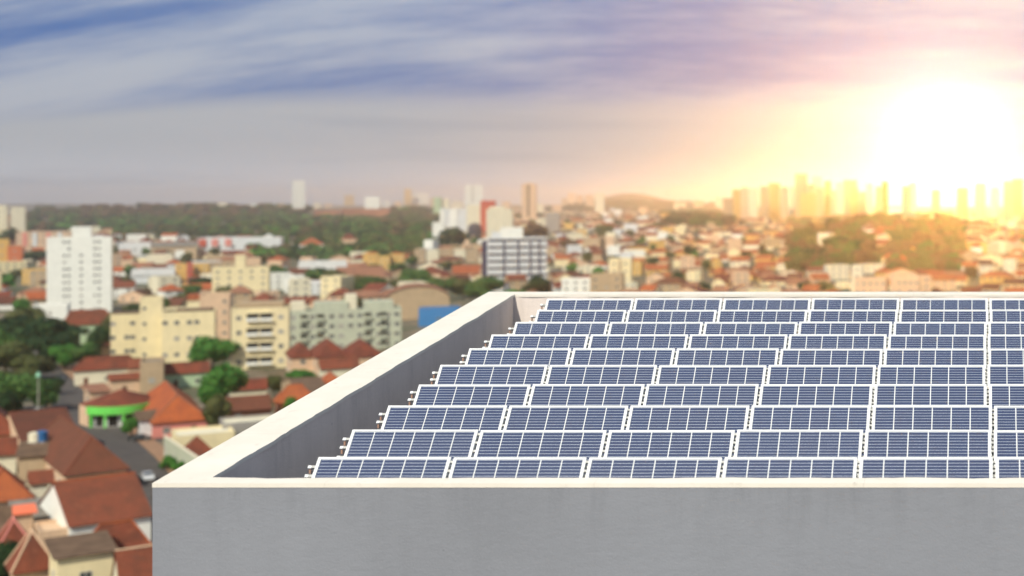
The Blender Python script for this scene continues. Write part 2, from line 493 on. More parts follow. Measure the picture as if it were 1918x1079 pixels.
# ------------------------------------------------------------------ foreground building
def parapet_z(Y): return CAMZ - 5.46 + 0.148 * Y
def deck_z(Y): return parapet_z(Y) - 1.0
XL, XLi = -9.60, -9.04          # outer and inner face of the left parapet
XR, XRi = 13.6, 13.04
YN, YNi = 15.34, 15.50
YF, YFi = 25.68, 25.46
CT = 0.05                       # coping thickness
bld = thing('concrete_building', 'grey plastered concrete building with cream topped parapet round its sloping solar roof', 'building', (XL, YN, 0))
def L(p): return (p[0] - XL, p[1] - YN, p[2])
def wallpart(name, x0, x1, y0, y1, zlow, m, div=1):
    q = MB()
    lo = (lambda Y: zlow) if not callable(zlow) else zlow
    q.hexa([L(p) for p in ((x0, y0, lo(y0)), (x1, y0, lo(y0)), (x1, y1, lo(y1)), (x0, y1, lo(y1)),
            (x0, y0, parapet_z(y0) - CT), (x1, y0, parapet_z(y0) - CT), (x1, y1, parapet_z(y1) - CT), (x0, y1, parapet_z(y1) - CT))], m)
    return q.build(name, bld)
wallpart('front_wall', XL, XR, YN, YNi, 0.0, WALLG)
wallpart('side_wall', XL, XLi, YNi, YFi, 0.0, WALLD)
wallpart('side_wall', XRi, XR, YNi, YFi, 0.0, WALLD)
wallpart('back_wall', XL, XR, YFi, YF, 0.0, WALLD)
dk = MB()
dk.hexa([L(p) for p in ((XLi, YNi, deck_z(YNi) - .3), (XRi, YNi, deck_z(YNi) - .3), (XRi, YFi, deck_z(YFi) - .3), (XLi, YFi, deck_z(YFi) - .3),
        (XLi, YNi, deck_z(YNi)), (XRi, YNi, deck_z(YNi)), (XRi, YFi, deck_z(YFi)), (XLi, YFi, deck_z(YFi)))], DECK)
dk.build('roof_deck', bld)
def coping(x0, x1, y0, y1, along, n, j_in, side):
    """a painted coping strip whose inner edge wanders like hand laid mortar"""
    q = MB(); rr = random.Random(int(x0 * 10 + y1))
    prev = None
    ph = rr.random() * 10
    for i in range(n + 1):
        t_ = i / n
        jit = j_in * (mnoise.noise((t_ * n * 0.21 + ph, 0, 0)) + 0.5 * mnoise.noise((t_ * n * 0.7, ph, 0)))
        jo = j_in * 0.18 * mnoise.noise((t_ * n * 0.8, 0, ph))
        if i in (0, n): jit = jo = 0
        if along == 'y':
            Y = y0 + (y1 - y0) * t_
            a, b_ = (x0, x1 + jit) if side > 0 else (x0 + jit, x1)
            sec = [(a, Y, parapet_z(Y) - CT), (b_, Y, parapet_z(Y) - CT), (b_, Y, parapet_z(Y)), (a, Y, parapet_z(Y))]
        else:
            X = x0 + (x1 - x0) * t_
            a, b_ = (y0 - 0.006 + jo, y1 + jit) if side > 0 else (y0 + jit, y1)
            sec = [(X, a, parapet_z(a) - CT), (X, b_, parapet_z(b_) - CT), (X, b_, parapet_z(b_) + jo * .4), (X, a, parapet_z(a) + jo * .4)]
        if prev:
            for k in range(4):
                pts = [prev[k], prev[(k + 1) % 4], sec[(k + 1) % 4], sec[k]]
                q.face([L(p) for p in pts], COPE)
        else:
            q.face([L(p) for p in sec], COPE)
        prev = sec
    q.face([L(p) for p in reversed(prev)], COPE)
    o = q.build('coping', bld)
    return o
coping(XL, XR, YN, YNi + 0.01, 'x', 150, 0.035, 1)
coping(XL - 0.004, XLi + 0.02, YNi + 0.012, YFi - 0.012, 'y', 90, 0.028, 1)
coping(XRi - 0.02, XR + 0.004, YNi + 0.012, YFi - 0.012, 'y', 90, 0.06, -1)
coping(XL, XR, YFi - 0.01, YF, 'x', 150, 0.03, -1)
# ------------------------------------------------------------------ solar array
ROWS = [  # pixel of each row's top edge, X of left end, X of the fifth gap; nearest row first
    (857, -8.07, 0.09), (806, -8.15, 0.075), (760.5, -8.16, 0.085), (720.5, -8.18, 0.015), (684.5, -8.29, -0.008),
    (653.5, -8.23, 0.008), (627.5, -8.21, 0.0), (603.5, -8.13, 0.01), (581, -8.06, 0.04), (560, -8.19, 0.03)]
PS = 0.80                        # length of a panel along its slope
TILT = R(51)
CT_, ST_ = math.cos(TILT), math.sin(TILT)
NBAND = 17
ORD = ['first', 'second', 'third', 'fourth', 'fifth', 'sixth', 'seventh', 'eighth', 'ninth', 'tenth']
panel_cache = {}
def panel_meshes(wd):
    """panel in its own plane: x across, y up the slope, z outwards"""
    key = round(wd, 3)
    if key in panel_cache: return panel_cache[key]
    fw, fh = 0.038, 0.024
    fr = MB()
    for (x0, x1, y0, y1) in ((0, wd, 0, fh + .01), (0, wd, PS - fh, PS), (0, fw, fh + .01, PS - fh), (wd - fw, wd, fh + .01, PS - fh)):
        fr.box(x0, x1, y0, y1, -0.035, 0.012, ALU)
    frm = fr.mesh('frame')
    bk = MB(); bk.box(fw - .004, wd - fw + .004, fh, PS - fh + .004, -0.012, 0.0, ALU)
    bkm = bk.mesh('backing_sheet')
    n = 6; gap = 0.0135; iw = wd - 2 * fw - 0.006
    cw = (iw - (n - 1) * gap) / n
    st = MB()
    bh = (PS - 2 * fh - 0.02) / NBAND
    for k in range(NBAND):
        y0 = fh + 0.012 + k * bh
        st.box(0, cw, y0 + 0.0032, y0 + bh - 0.0032, 0.0005, 0.004, CELL)
    stm = st.mesh('cell_strip')
    bs = MB()
    for i in range(n):
        for k in range(NBAND + 1):
            y0 = fh + 0.012 + k * bh
            bs.box(fw + .003 + i * (cw + gap), fw + .003 + i * (cw + gap) + cw, y0 - 0.003, y0 + 0.003, 0.0005, 0.003, BUS)
    bsm = bs.mesh('busbar')
    panel_cache[key] = (frm, bkm, stm, bsm, [fw + .003 + i * (cw + gap) for i in range(n)])
    return panel_cache[key]
for r_, (py, xl, g5) in enumerate(ROWS):
    D = F * 5.4484 / (py - 11.0)
    ztop = CAMZ - (py - PY0) / F * D
    pitch = (g5 - xl) / 5.0
    rot = Matrix.Rotation(TILT, 4, 'X')
    y_low, z_low = D - PS * CT_, ztop - PS * ST_
    wd = pitch - 0.034
    which = ORD[r_] + ' row' if r_ else 'front row'
    for c_ in range(6):
        x0 = xl + c_ * pitch + 0.004
        # the little irregularities of a real installation
        jz = rnd.uniform(-0.004, 0.004); jr = rnd.uniform(-0.0014, 0.0014)
        pl = thing('solar_panel', f'blue solar panel, {ORD[c_]} from the left in the {which}' + ('' if r_ == 0 else ' from the front'),
                   'solar panel', (x0, y_low, z_low + jz), 0, f'solar panels in the {which}')
        pl.rotation_euler = (TILT + rnd.uniform(-.006, .006), 0, jr)
        frm, bkm, stm, bsm, xo = panel_meshes(wd)
        link('frame', frm, pl); link('backing_sheet', bkm, pl)
        for xx in xo: link('cell_strip', stm, pl, (xx, 0, 0))
        o = link('busbar', bsm, pl); o['kind'] = 'stuff'
    # the steel it is bolted to
    mt = thing('mounting_rack', f'pale steel mounting rack carrying the {which} of panels', 'mounting rack', (xl, y_low, z_low), 0, 'racks under the panel rows')
    x_end = 6 * pitch + 0.06
    for s_ in (0.16, 0.30, 0.44, 0.58, 0.70):
        cy_, cz_ = s_ * CT_ + 0.062 * ST_, s_ * ST_ - 0.062 * CT_
        rl = MB(); rl.hexa([(x, cy_ + a * CT_ - b_ * ST_, cz_ + a * ST_ + b_ * CT_) for b_ in (-.018, .018) for (x, a) in ((-0.075, -.016), (x_end, -.016), (x_end, .016), (-0.075, .016))], STEEL)
        rl_o = rl.build('rail', mt)
        ec = MB(); ec.hexa([(x, cy_ + a * CT_ - b_ * ST_, cz_ + a * ST_ + b_ * CT_) for b_ in (-.020, .018) for (x, a) in ((-0.115, -.018), (-0.0751, -.018), (-0.0751, .018), (-0.115, .018))], ALU)
        ec.build('end_cap', rl_o)
        if s_ in (0.30, 0.58, 0.70):
            br = MB(); br.box(-0.105, -0.082, cy_ - .012, cy_ + .012, cz_ - .075, cz_ - .026, COPPER)
            br.build('bracket', rl_o)
    for k in range(7):
        xx = min(max(0.02, k * pitch - 0.018), x_end - 0.05)
        for (ss, nm) in ((0.06, 'front_leg'), (0.72, 'rear_leg')):
            yy, zz = ss * CT_ + 0.082 * ST_, ss * ST_ - 0.082 * CT_
            foot = deck_z(y_low + yy) - z_low
            lg = MB(); lg.box(xx, xx + 0.03, yy, yy + 0.03, foot, zz - .02, STEEL); lg.box(xx - .03, xx + .06, yy - .03, yy + .06, foot, foot + .012, STEEL)
            lg.build(nm, mt)
        if 1 <= k <= 5:
            for ss in (0.50, 0.62, 0.74):
                yy, zz = ss * CT_, ss * ST_
                cp = MB(); x1 = k * pitch
                cp.hexa([(x, yy + a * CT_ - b_ * ST_, zz + a * ST_ + b_ * CT_) for b_ in (-.04, .006) for (x, a) in ((x1 - .029, -.014), (x1 + .003, -.014), (x1 + .003, .014), (x1 - .029, .014))], STEEL)
                cp.build('clamp', mt)

# ------------------------------------------------------------------ city: builders
_win = {}
def window_mesh(w_, h_, fm=None):
    key = (round(w_, 1), round(h_, 1), fm.name if fm else '')
    if key in _win: return _win[key]
    q = MB(); fm = fm or FRAMEW; w_, h_ = key[0], key[1]; t_ = 0.07
    for a in ((-w_ / 2, w_ / 2, 0, t_), (-w_ / 2, w_ / 2, h_ - t_, h_), (-w_ / 2, -w_ / 2 + t_, t_, h_ - t_), (w_ / 2 - t_, w_ / 2, t_, h_ - t_), (-t_ / 2, t_ / 2, t_, h_ - t_)):
        q.box(a[0], a[1], -0.06, 0.0, a[2], a[3], fm)
    q.box(-w_ / 2 - .1, w_ / 2 + .1, -0.14, 0.0, -0.09, 0.0, fm)
    q.face([(-w_ / 2, -0.015, 0), (w_ / 2, -0.015, 0), (w_ / 2, -0.015, h_), (-w_ / 2, -0.015, h_)], GLASS)
    _win[key] = q.mesh('window')
    return _win[key]
def add_window(par, x, z, w_, h_, face='front', wd=0, dp=0, fm=None, y=0.0):
    me = window_mesh(w_, h_, fm)
    if face == 'front': return link('window', me, par, (x, y - 0.002, z))
    if face == 'right': return link('window', me, par, (wd + 0.002, x, z), R(90))
    if face == 'left': return link('window', me, par, (-0.002, dp - x, z), R(-90))
DEEP = 1.5
foot = []                      # footprints already taken: x, y, radius
def roof_mesh(kind, w_, d, h, rh, ov, rm, wm, q_wall):
    q = MB(); th = 0.18
    if kind == 'flat':
        q.box(0.25, w_ - .25, 0.25, d - .25, h - .02, h + 0.06, rm)
        for a in ((0, w_, 0, .25), (0, w_, d - .25, d), (0, .25, .25, d - .25), (w_ - .25, w_, .25, d - .25)):
            q_wall.box(a[0], a[1], a[2], a[3], h, h + 0.5, wm)
    elif kind == 'gable':      # ridge runs across, slopes front and back
        x0, x1, y0, y1 = -ov * .4, w_ + ov * .4, -ov, d + ov
        ze = h - rh * ov / (d / 2)
        for (ya, yb) in ((y0, d / 2), (y1, d / 2)):
            p = [(x0, ya, ze), (x1, ya, ze), (x1, yb, h + rh), (x0, yb, h + rh)]
            if ya > yb: p = [p[1], p[0], p[3], p[2]]
            q.hexa(p + [(a, b_, z + th) for a, b_, z in p], rm)
        q_wall.face([(0, 0, h), (0, d / 2, h + rh - .02), (0, d, h)], wm)
        q_wall.face([(w_, 0, h), (w_, d, h), (w_, d / 2, h + rh - .02)], wm)
    elif kind == 'side':       # ridge runs front to back, gable faces the front
        x0, x1, y0, y1 = -ov, w_ + ov, -ov * .4, d + ov * .4
        ze = h - rh * ov / (w_ / 2)
        for (xa, xb) in ((x0, w_ / 2), (x1, w_ / 2)):
            p = [(xa, y0, ze), (xb, y0, h + rh), (xb, y1, h + rh), (xa, y1, ze)]
            if xa > xb: p = [p[1], p[0], p[3], p[2]]
            q.hexa(p + [(a, b_, z + th) for a, b_, z in p], rm)
        q_wall.face([(0, 0, h), (w_, 0, h), (w_ / 2, 0, h + rh - .02)], wm)
        q_wall.face([(0, d, h), (w_ / 2, d, h + rh - .02), (w_, d, h)], wm)
    elif kind == 'shed':
        p = [(-ov, -ov, h - .1), (w_ + ov, -ov, h - .1), (w_ + ov, d + ov, h + rh), (-ov, d + ov, h + rh)]
        q.hexa(p + [(a, b_, z + th) for a, b_, z in p], rm)
        q_wall.face([(0, 0, h), (0, d, h + rh), (0, d, h)], wm)
        q_wall.face([(w_, 0, h), (w_, d, h), (w_, d, h + rh)], wm)
        q_wall.face([(w_, d, h), (0, d, h), (0, d, h + rh), (w_, d, h + rh)], wm)
    elif kind == 'arch':       # barrel vault, ridge front to back
        n = 10
        for i in range(n):
            a0, a1 = math.pi * i / n, math.pi * (i + 1) / n
            pa = (w_ / 2 - (w_ / 2 + ov) * math.cos(a0), h + rh * math.sin(a0)); pb = (w_ / 2 - (w_ / 2 + ov) * math.cos(a1), h + rh * math.sin(a1))
            q.hexa([(pa[0], -ov, pa[1]), (pb[0], -ov, pb[1]), (pb[0], d + ov, pb[1]), (pa[0], d + ov, pa[1]),
                    (pa[0], -ov, pa[1] + th), (pb[0], -ov, pb[1] + th), (pb[0], d + ov, pb[1] + th), (pa[0], d + ov, pa[1] + th)], rm)
            q_wall.face([(max(0, pa[0]), 0, h), (min(w_, pb[0]), 0, h), (min(w_, pb[0]), 0, pb[1]), (max(0, pa[0]), 0, pa[1])], wm)
    else:                      # hip
        s = min(w_, d) / 2
        if w_ >= d: r0, r1 = (s, d / 2), (w_ - s, d / 2)
        else: r0, r1 = (w_ / 2, s), (w_ / 2, d - s)
        z0, z1 = h - rh * ov / s, h + rh
        A, B, C_, D_ = (-ov, -ov, z0), (w_ + ov, -ov, z0), (w_ + ov, d + ov, z0), (-ov, d + ov, z0)
        P, Q = (*r0, z1), (*r1, z1)
        if w_ >= d: fs = [(A, B, Q, P), (B, C_, Q), (C_, D_, P, Q), (D_, A, P)]
        else: fs = [(A, B, P), (B, C_, Q, P), (C_, D_, Q), (D_, A, P, Q)]
        for f in fs:
            q.face([(a, b_, z + th) for a, b_, z in f], rm)
            q.face([(a, b_, z) for a, b_, z in reversed(f)], rm)
        for (a, b_) in ((A, B), (B, C_), (C_, D_), (D_, A)):
            q.face([a, b_, (b_[0], b_[1], b_[2] + th), (a[0], a[1], a[2] + th)], rm)
    return q
def ridge_mesh(kind, w_, d, h, rh, ov, m_):
    q = MB(); z = h + rh + .2
    if kind == 'gable': q.tube((-ov * .4, d / 2, z), (w_ + ov * .4, d / 2, z), .14, m_, 5)
    elif kind == 'side': q.tube((w_ / 2, -ov * .4, z), (w_ / 2, d + ov * .4, z), .14, m_, 5)
    elif kind == 'hip':
        s = min(w_, d) / 2
        r0, r1 = ((s, d / 2), (w_ - s, d / 2)) if w_ >= d else ((w_ / 2, s), (w_ / 2, d - s))
        z0 = h - rh * ov / s + .2
        if (Vector(r0) - Vector(r1)).length > .2: q.tube((*r0, z), (*r1, z), .14, m_, 5)
        cs = ((-ov, -ov), (w_ + ov, -ov), (w_ + ov, d + ov), (-ov, d + ov))
        ends = (r0, r1, r1, r0) if w_ >= d else (r0, r0, r1, r1)
        for a, b_ in zip(cs, ends): q.tube((*a, z0), (*b_, z), .12, m_, 5)
    return q
def make_house(P, psi, w_, d, h, rh, kind, wm, rm, label, name='house', cat='house', group=None, wins=True, ridge=None, base=None, verge=None, chim=False):
    """a low building standing at P (front left corner), its front turned by psi"""
    o = thing(name, label, cat, P, psi, group)
    q = MB()
    q.box(0, w_, 0, d, -DEEP, h, wm)
    if base: q.box(-.04, w_ + .04, -.04, d + .04, -DEEP, 0.9, base)
    rq = roof_mesh(kind, w_, d, h, rh, 0.5, rm, wm, q)
    if verge:
        if kind in ('gable', 'hip'):
            for xx in (-.35, w_ + .1):
                q.hexa([(xx, -.55, h - .5), (xx + .25, -.55, h - .5), (xx + .25, d / 2, h + rh - .3), (xx, d / 2, h + rh - .3),
                        (xx, -.55, h + .35), (xx + .25, -.55, h + .35), (xx + .25, d / 2, h + rh + .55), (xx, d / 2, h + rh + .55)], verge)
                q.hexa([(xx, d / 2, h + rh - .3), (xx + .25, d / 2, h + rh - .3), (xx + .25, d + .55, h - .5), (xx, d + .55, h - .5),
                        (xx, d / 2, h + rh + .55), (xx + .25, d / 2, h + rh + .55), (xx + .25, d + .55, h + .35), (xx, d + .55, h + .35)], verge)
    q.build('wall', o)
    ro = rq.build('roof', o)
    if ridge is not None and kind in ('gable', 'side', 'hip'):
        ridge_mesh(kind, w_, d, h, rh, .5, ridge).build('ridge_cap', ro)
    if chim:
        ch = MB(); ch.box(w_ * .3, w_ * .3 + .8, d * .35, d * .35 + .8, h + rh * .4, h + rh + 1.0, wm); ch.build('chimney', ro)
    if wins:
        n = max(1, int(w_ / 4.2))
        fl = max(1, int(h / 3.0))
        door = rnd.randrange(n)
        for f_ in range(fl):
            for i in range(n):
                x = w_ * (i + .5) / n
                if f_ == 0 and i == door:
                    dq = MB(); dq.box(x - .5, x + .5, -.06, 0, 0.0, 2.1, BROWN); dq.build('door', o); continue
                add_window(o, x, f_ * 2.9 + 1.0, 1.3, 1.2)
        nr = max(1, int(d / 5))
        for side in ('right', 'left'):
            for f_ in range(fl):
                for i in range(nr): add_window(o, d * (i + .5) / nr, f_ * 2.9 + 1.0, 1.2, 1.2, side, w_, d)
    c_ = Vector((P[0], P[1])) + Vector((math.cos(psi) * w_ / 2 - math.sin(psi) * d / 2, math.sin(psi) * w_ / 2 + math.cos(psi) * d / 2))
    foot.append((c_.x, c_.y, max(w_, d) * .55))
    return o
def span(x0, x1, D0, psi):
    """width of a front that starts at pixel column x0, distance D0, and ends at column x1"""
    t1 = (x1 - PX0) / F; X0 = (x0 - PX0) / F * D0
    return (t1 * D0 - X0) / (math.cos(psi) - t1 * math.sin(psi))
def roofed(x0, x1, ye, yr, h, rh, psi, kind, wm, rm, label, **kw):
    """place a low building by the picture height of its front eave and of its ridge"""
    psi = R(psi)
    D = F * (CAMZ - h) / (ye - PY0)
    X = (x0 - PX0) / F * D
    z0 = float(H(X, D))
    D = F * (CAMZ - h - z0) / (ye - PY0); X = (x0 - PX0) / F * D
    w_ = span(x0, x1, D, psi)
    Dm = D + math.sin(psi) * w_ / 2
    yem = PY0 + F * (CAMZ - h - z0) / Dm
    Dr = F * (CAMZ - h - rh - z0) / (yr - PY0)
    half = max(2.5, (Dr - Dm) / math.cos(psi))
    if half > 20:
        half = 20.0
        rh = max(1.0, CAMZ - z0 - h - (yr - PY0) / F * (Dm + half * math.cos(psi)))
    d = kw.pop('d', None) or (half * 2 if kind in ('gable', 'hip') else half)
    return make_house(Vector((X, D, z0)), psi, w_, d, h, rh, kind, wm, rm, label, **kw)
def tower(x0, x1, yt, yb, dpsi, depth, wm, label, cols=4, rows=None, name='apartment_block', cat='apartment block', parts=(), rm=None, group=None,
          wsize=(1.4, 1.2), skip=(), sidecols=2, xs_=None, fm=None, sidem=None, psi=None):
    """a flat roofed block by its picture outline"""
    P = hit((x0), yb)
    if psi is None: psi = math.atan((PX0 - (x0 + x1) / 2) / F) - R(dpsi)
    w_ = span(x0, x1, P.y, psi)
    h = CAMZ - (yt - PY0) / F * P.y - P.z
    o = thing(name, label, cat, P, psi, group)
    q = MB(); q.box(0, w_, 0, depth, -3, h, wm)
    k = .3
    for a in ((0, w_, 0, k), (0, w_, depth - k, depth), (0, k, k, depth - k), (w_ - k, w_, k, depth - k)):
        q.box(a[0], a[1], a[2], a[3], h, h + .8, wm)
    q.build('wall', o)
    rq = MB(); rq.box(k, w_ - k, k, depth - k, h, h + .1, rm or GREYR); rq.build('roof', o)
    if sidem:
        sq = MB(); sq.box(w_ + .002, w_ + .05, 0.02, depth - .02, -3, h + .78, sidem); sq.build('shaded_side', o)  # thin sheet: the yellowish shade of the side wall, put in as colour
    rows = rows if rows is not None else max(1, int(h / 3))
    fh = h / max(rows, 1)
    xs2 = xs_ or [(i + .5) / cols for i in range(cols)]
    for r2 in range(rows):
        for i, fx in enumerate(xs2):
            if (i, r2) in skip or rnd.random() < .05: continue
            add_window(o, w_ * fx, r2 * fh + fh * .38, wsize[0], min(wsize[1], fh * .6), fm=fm)
        for i in range(sidecols):
            add_window(o, depth * (i + .5) / sidecols, r2 * fh + fh * .38, wsize[0] * .8, min(wsize[1], fh * .6), 'right', w_ + (.05 if sidem else 0), depth, fm=fm)
    for (fx0, fx1, fy0, fy1, hh, pm, pn) in parts:       # roof structures: fractions of width and depth, height in metres
        pq = MB(); pq.box(w_ * fx0, w_ * fx1, depth * fy0, depth * fy1, h - .02 if hh > 0 else h + hh, h + abs(hh) if hh > 0 else h, pm); pq.build(pn, o)
    foot.append((P.x + math.cos(psi) * w_ / 2, P.y + math.sin(psi) * w_ / 2 + depth / 2, max(w_, depth) * .6))
    return o, P, psi, w_, h
#CITY
# ------------------------------------------------------------------ streets
def strip(name, pts, wid, z, m, kind='structure', parent=None):
    q = MB(); L_, R_ = [], []
    for i, p in enumerate(pts):
        a = pts[max(0, i - 1)]; b_ = pts[min(len(pts) - 1, i + 1)]
        d = Vector((b_[0] - a[0], b_[1] - a[1])).normalized(); n = Vector((-d.y, d.x))
        L_.append((p[0] + n.x * wid / 2, p[1] + n.y * wid / 2)); R_.append((p[0] - n.x * wid / 2, p[1] - n.y * wid / 2))
    for i in range(len(pts) - 1):
        q.face([(*R_[i], z), (*R_[i + 1], z), (*L_[i + 1], z), (*L_[i], z)], m)
        if z > .09:
            q.face([(*L_[i], z), (*L_[i + 1], z), (*L_[i + 1], 0), (*L_[i], 0)], m)
            q.face([(*R_[i + 1], z), (*R_[i], z), (*R_[i], 0), (*R_[i + 1], 0)], m)
    o = q.build(name, parent)
    if kind: o['kind'] = kind
    return o
def gp(px, py): p = hit(px, py); return (p.x, p.y)
ctr = [gp(70, 655), gp(78, 690), gp(128, 745), gp(178, 800), gp(240, 862), gp(292, 930), gp(330, 985), gp(400, 1120), gp(470, 1300)]
def offset(pts, o):
    out = []
    for i, p in enumerate(pts):
        a = pts[max(0, i - 1)]; b_ = pts[min(len(pts) - 1, i + 1)]
        d = Vector((b_[0] - a[0], b_[1] - a[1])).normalized()
        out.append((p[0] - d.y * o, p[1] + d.x * o))
    return out
strip('road', ctr, 9.0, 0.03, ASPH)
strip('pavement', offset(ctr, 6.1), 3.0, 0.13, PAVE)
strip('pavement', offset(ctr, -5.6), 2.0, 0.13, PAVE)
side = [gp(232, 850), gp(258, 832), gp(290, 815), gp(330, 800)]
strip('road', side, 7.0, 0.026, ASPH)
road_pts = [Vector(p) for p in ctr + side]
dense = []
for pts in (ctr, side):
    for a, b_ in zip(pts[:-1], pts[1:]):
        for k in range(8): dense.append((a[0] + (b_[0] - a[0]) * k / 8, a[1] + (b_[1] - a[1]) * k / 8))

# ------------------------------------------------------------------ near houses, left of the foreground building
hs = roofed
hs(125, 236, 886, 800, 4.2, 4.0, 43, 'hip', PEACH, BROWN, 'broad house with brown tiled hip roof between the street and the blue tank', ridge=RED)
hs(42, 150, 832, 770, 4.2, 4.0, 43, 'gable', PEACH, BROWN, 'dark brown gable roof behind the blue water tank, beside the parked white car', ridge=RED)
hs(-40, 40, 815, 764, 4.5, 3.5, 40, 'hip', TAN, RED, 'red hip roofed house at the left edge below the big trees')
hs(-40, 30, 853, 822, 4.0, 2.4, 35, 'gable', CREAM2, RED, 'red roof with a white wall under it at the left edge')
hs(-40, 58, 938, 878, 4.0, 3.8, 40, 'hip', PEACH, ORANGE, 'orange red hip roofed house at the left edge below the white wall', ridge=RED)
hs(34, 92, 856, 832, 4.4, 1.6, 30, 'shed', TAN, MUD, 'open fronted hut with a faded brown lean-to roof', d=7, wins=False, name='hut', cat='hut')
hs(48, 96, 924, 903, 4.0, .4, 38, 'flat', CREAM2, MUD, 'small cream block with flat roof below the open hut', d=6, wins=False)
hs(130, 283, 985, 896, 4.2, 4.6, 45, 'gable', WHITE, RED, 'rust red gable roofed house with a white left gable beside the grey car', verge=None, ridge=ORANGE)
hs(34, 98, 972, 925, 3.4, .6, 40, 'shed', GREY, GREYR, 'grey green lean-to roof between the orange awning and the white gable', d=11, wins=False, name='lean_to', cat='lean-to')
hs(74, 128, 1003, 962, 3.2, .4, 40, 'flat', PEACH, PEACH, 'low tan flat roofed annexe below the white gable', d=8, wins=False, name='annexe', cat='annexe')
hs(150, 296, 1060, 985, 4.4, 4.2, 42, 'hip', PEACH, RED, 'red hip roofed house with orange ridge tiles against the grey building corner', ridge=ORANGE, verge=None)
hs(108, 212, 1046, 1008, 7.2, .9, 42, 'shed', CREAM, MUD, 'tall cream box house with a weathered brown sloping roof', d=7, verge=PEACH)
hs(28, 100, 1062, 1010, 5.0, 3.6, 42, 'hip', PEACH, RED, 'small red pyramid roof with pale ridges left of the tall cream box house', ridge=PEACH)
hs(4, 52, 1016, 990, 4.6, 2.4, 40, 'hip', PEACH, RED, 'little red hip roof with pink ridges above the dark tree', ridge=PINK)
hs(226, 300, 1098, 1046, 4.6, 3.6, 42, 'gable', CREAM2, RED, 'red roof with a pale gutter in the bottom corner beside the grey building', ridge=PEACH)
hs(-50, 22, 1002, 962, 4.5, 2.8, 40, 'gable', TAN, MUD, 'grey brown roof at the left edge below the orange awning')
hs(56, 100, 905, 891, 5.0, 1.4, 38, 'gable', CREAM2, RED, 'strip of red roof behind the small cream block', wins=False)
aw = hs(14, 62, 965, 949, 5.2, .5, 40, 'shed', PEACH, plain('orange_awning_cloth', (0.85, 0.20, 0.10), .8, .08), 'bright orange awning over a pale yard at the left edge', d=3, wins=False, name='awning', cat='awning')
# right of the street
hs(140, 262, 692, 672, 4.6, 2.8, 36, 'hip', CREAM2, RED, 'long red roofed house with a cream street wall below the cream flats', ridge=BROWN)
hs(240, 300, 688, 672, 4.4, 2.0, 30, 'gable', PEACH, RED, 'end of a red roof between the long red roofed house and the tan block')
hs(205, 262, 712, 700, 4.0, 1.2, 38, 'gable', PEACH, RED, 'narrow red roof behind the green corner shop')
hs(170, 205, 735, 722, 3.6, 1.0, 44, 'shed', PEACH, PALE, 'pinkish lean-to shop front on the pavement beside the green corner shop', d=8)
hs(308, 392, 699, 682, 4.2, 2.2, 33, 'gable', GREENW, RED, 'red roofed house with a pale green wall left of the round tree', ridge=BROWN)
hs(286, 388, 790, 727, 3.6, 4.6, 36, 'hip', PINK, ORANGE, 'bright orange hip roofed house with pink walls', ridge=PALE)
hs(262, 322, 787, 771, 3.8, 1.2, 38, 'shed', COOLW, MUD, 'small white outhouse with a brown lean-to roof before the orange roofed house', d=5)
hs(345, 402, 853, 822, 3.0, 3.0, 40, 'hip', CREAM2, RED, 'dark red roof inside the long whitewashed street wall', wins=False)
hs(330, 440, 822, 800, 4.8, .5, 36, 'flat', CREAM, CREAM2, 'low building with a cream flat roof beside the parapet', d=10, wins=False)
hs(418, 520, 798, 783, 5.5, .5, 34, 'flat', GREY, CREAM2, 'grey walled block with a pale flat roof below the small round tree', d=9, wins=False)
hs(425, 508, 770, 742, 3.2, 2.5, 34, 'gable', BROWN, BROWN, 'reddish brown shed roofs behind the round tree', wins=True)
hs(432, 500, 730, 712, 4.2, 2.0, 32, 'gable', CREAM2, RED, 'small red roofed house with a white door under the balcony flats')
hs(520, 590, 752, 722, 3.6, 3.2, 34, 'hip', ORANW, ORANGE, 'vivid orange roofed house beside the green bush', ridge=ORANGE)
hs(560, 618, 745, 708, 4.0, 2.6, 34, 'gable', TAN, MUD, 'grey brown roof behind the vivid orange house')
hs(545, 590, 668, 643, 6.2, 3.0, 32, 'hip', PEACH, RED, 'leftmost of three two-storey houses with domed red hip roofs')
hs(592, 652, 668, 637, 6.8, 3.6, 31, 'hip', PEACH, RED, 'middle of three two-storey houses with domed red hip roofs')
hs(652, 716, 668, 637, 6.6, 3.6, 30, 'hip', PEACH, RED, 'rightmost of three two-storey houses with domed red hip roofs')
hs(600, 672, 690, 672, 4.5, 2.2, 31, 'gable', CREAM2, RED, 'red lean-to roofs in front of the domed red hip roofs')
hs(604, 650, 727, 700, 4.0, 2.6, 31, 'hip', PEACH, ORANGE, 'orange hip roof close to the sloping parapet')
hs(118, 212, 606, 584, 4.5, 4.6, 34, 'hip', GREENW, RED, 'wide red roofed house in front of the white tower', ridge=ORANGE)
hs(150, 178, 630, 618, 5.0, .4, 33, 'flat', GREENW, GREYR, 'small mint green house between the trees and the cream flats', d=8)
hs(176, 206, 650, 634, 3.0, 1.8, 33, 'gable', PEACH, RED, 'small pink red roof behind the tree beside the cream flats', wins=False)
# tan block
tower(262, 306, 684, 738, -2, 12, TAN, 'plain tan block with hardly any windows beside the long red roofed house', cols=1, rows=1, name='house', cat='house', sidecols=0, psi=R(30))
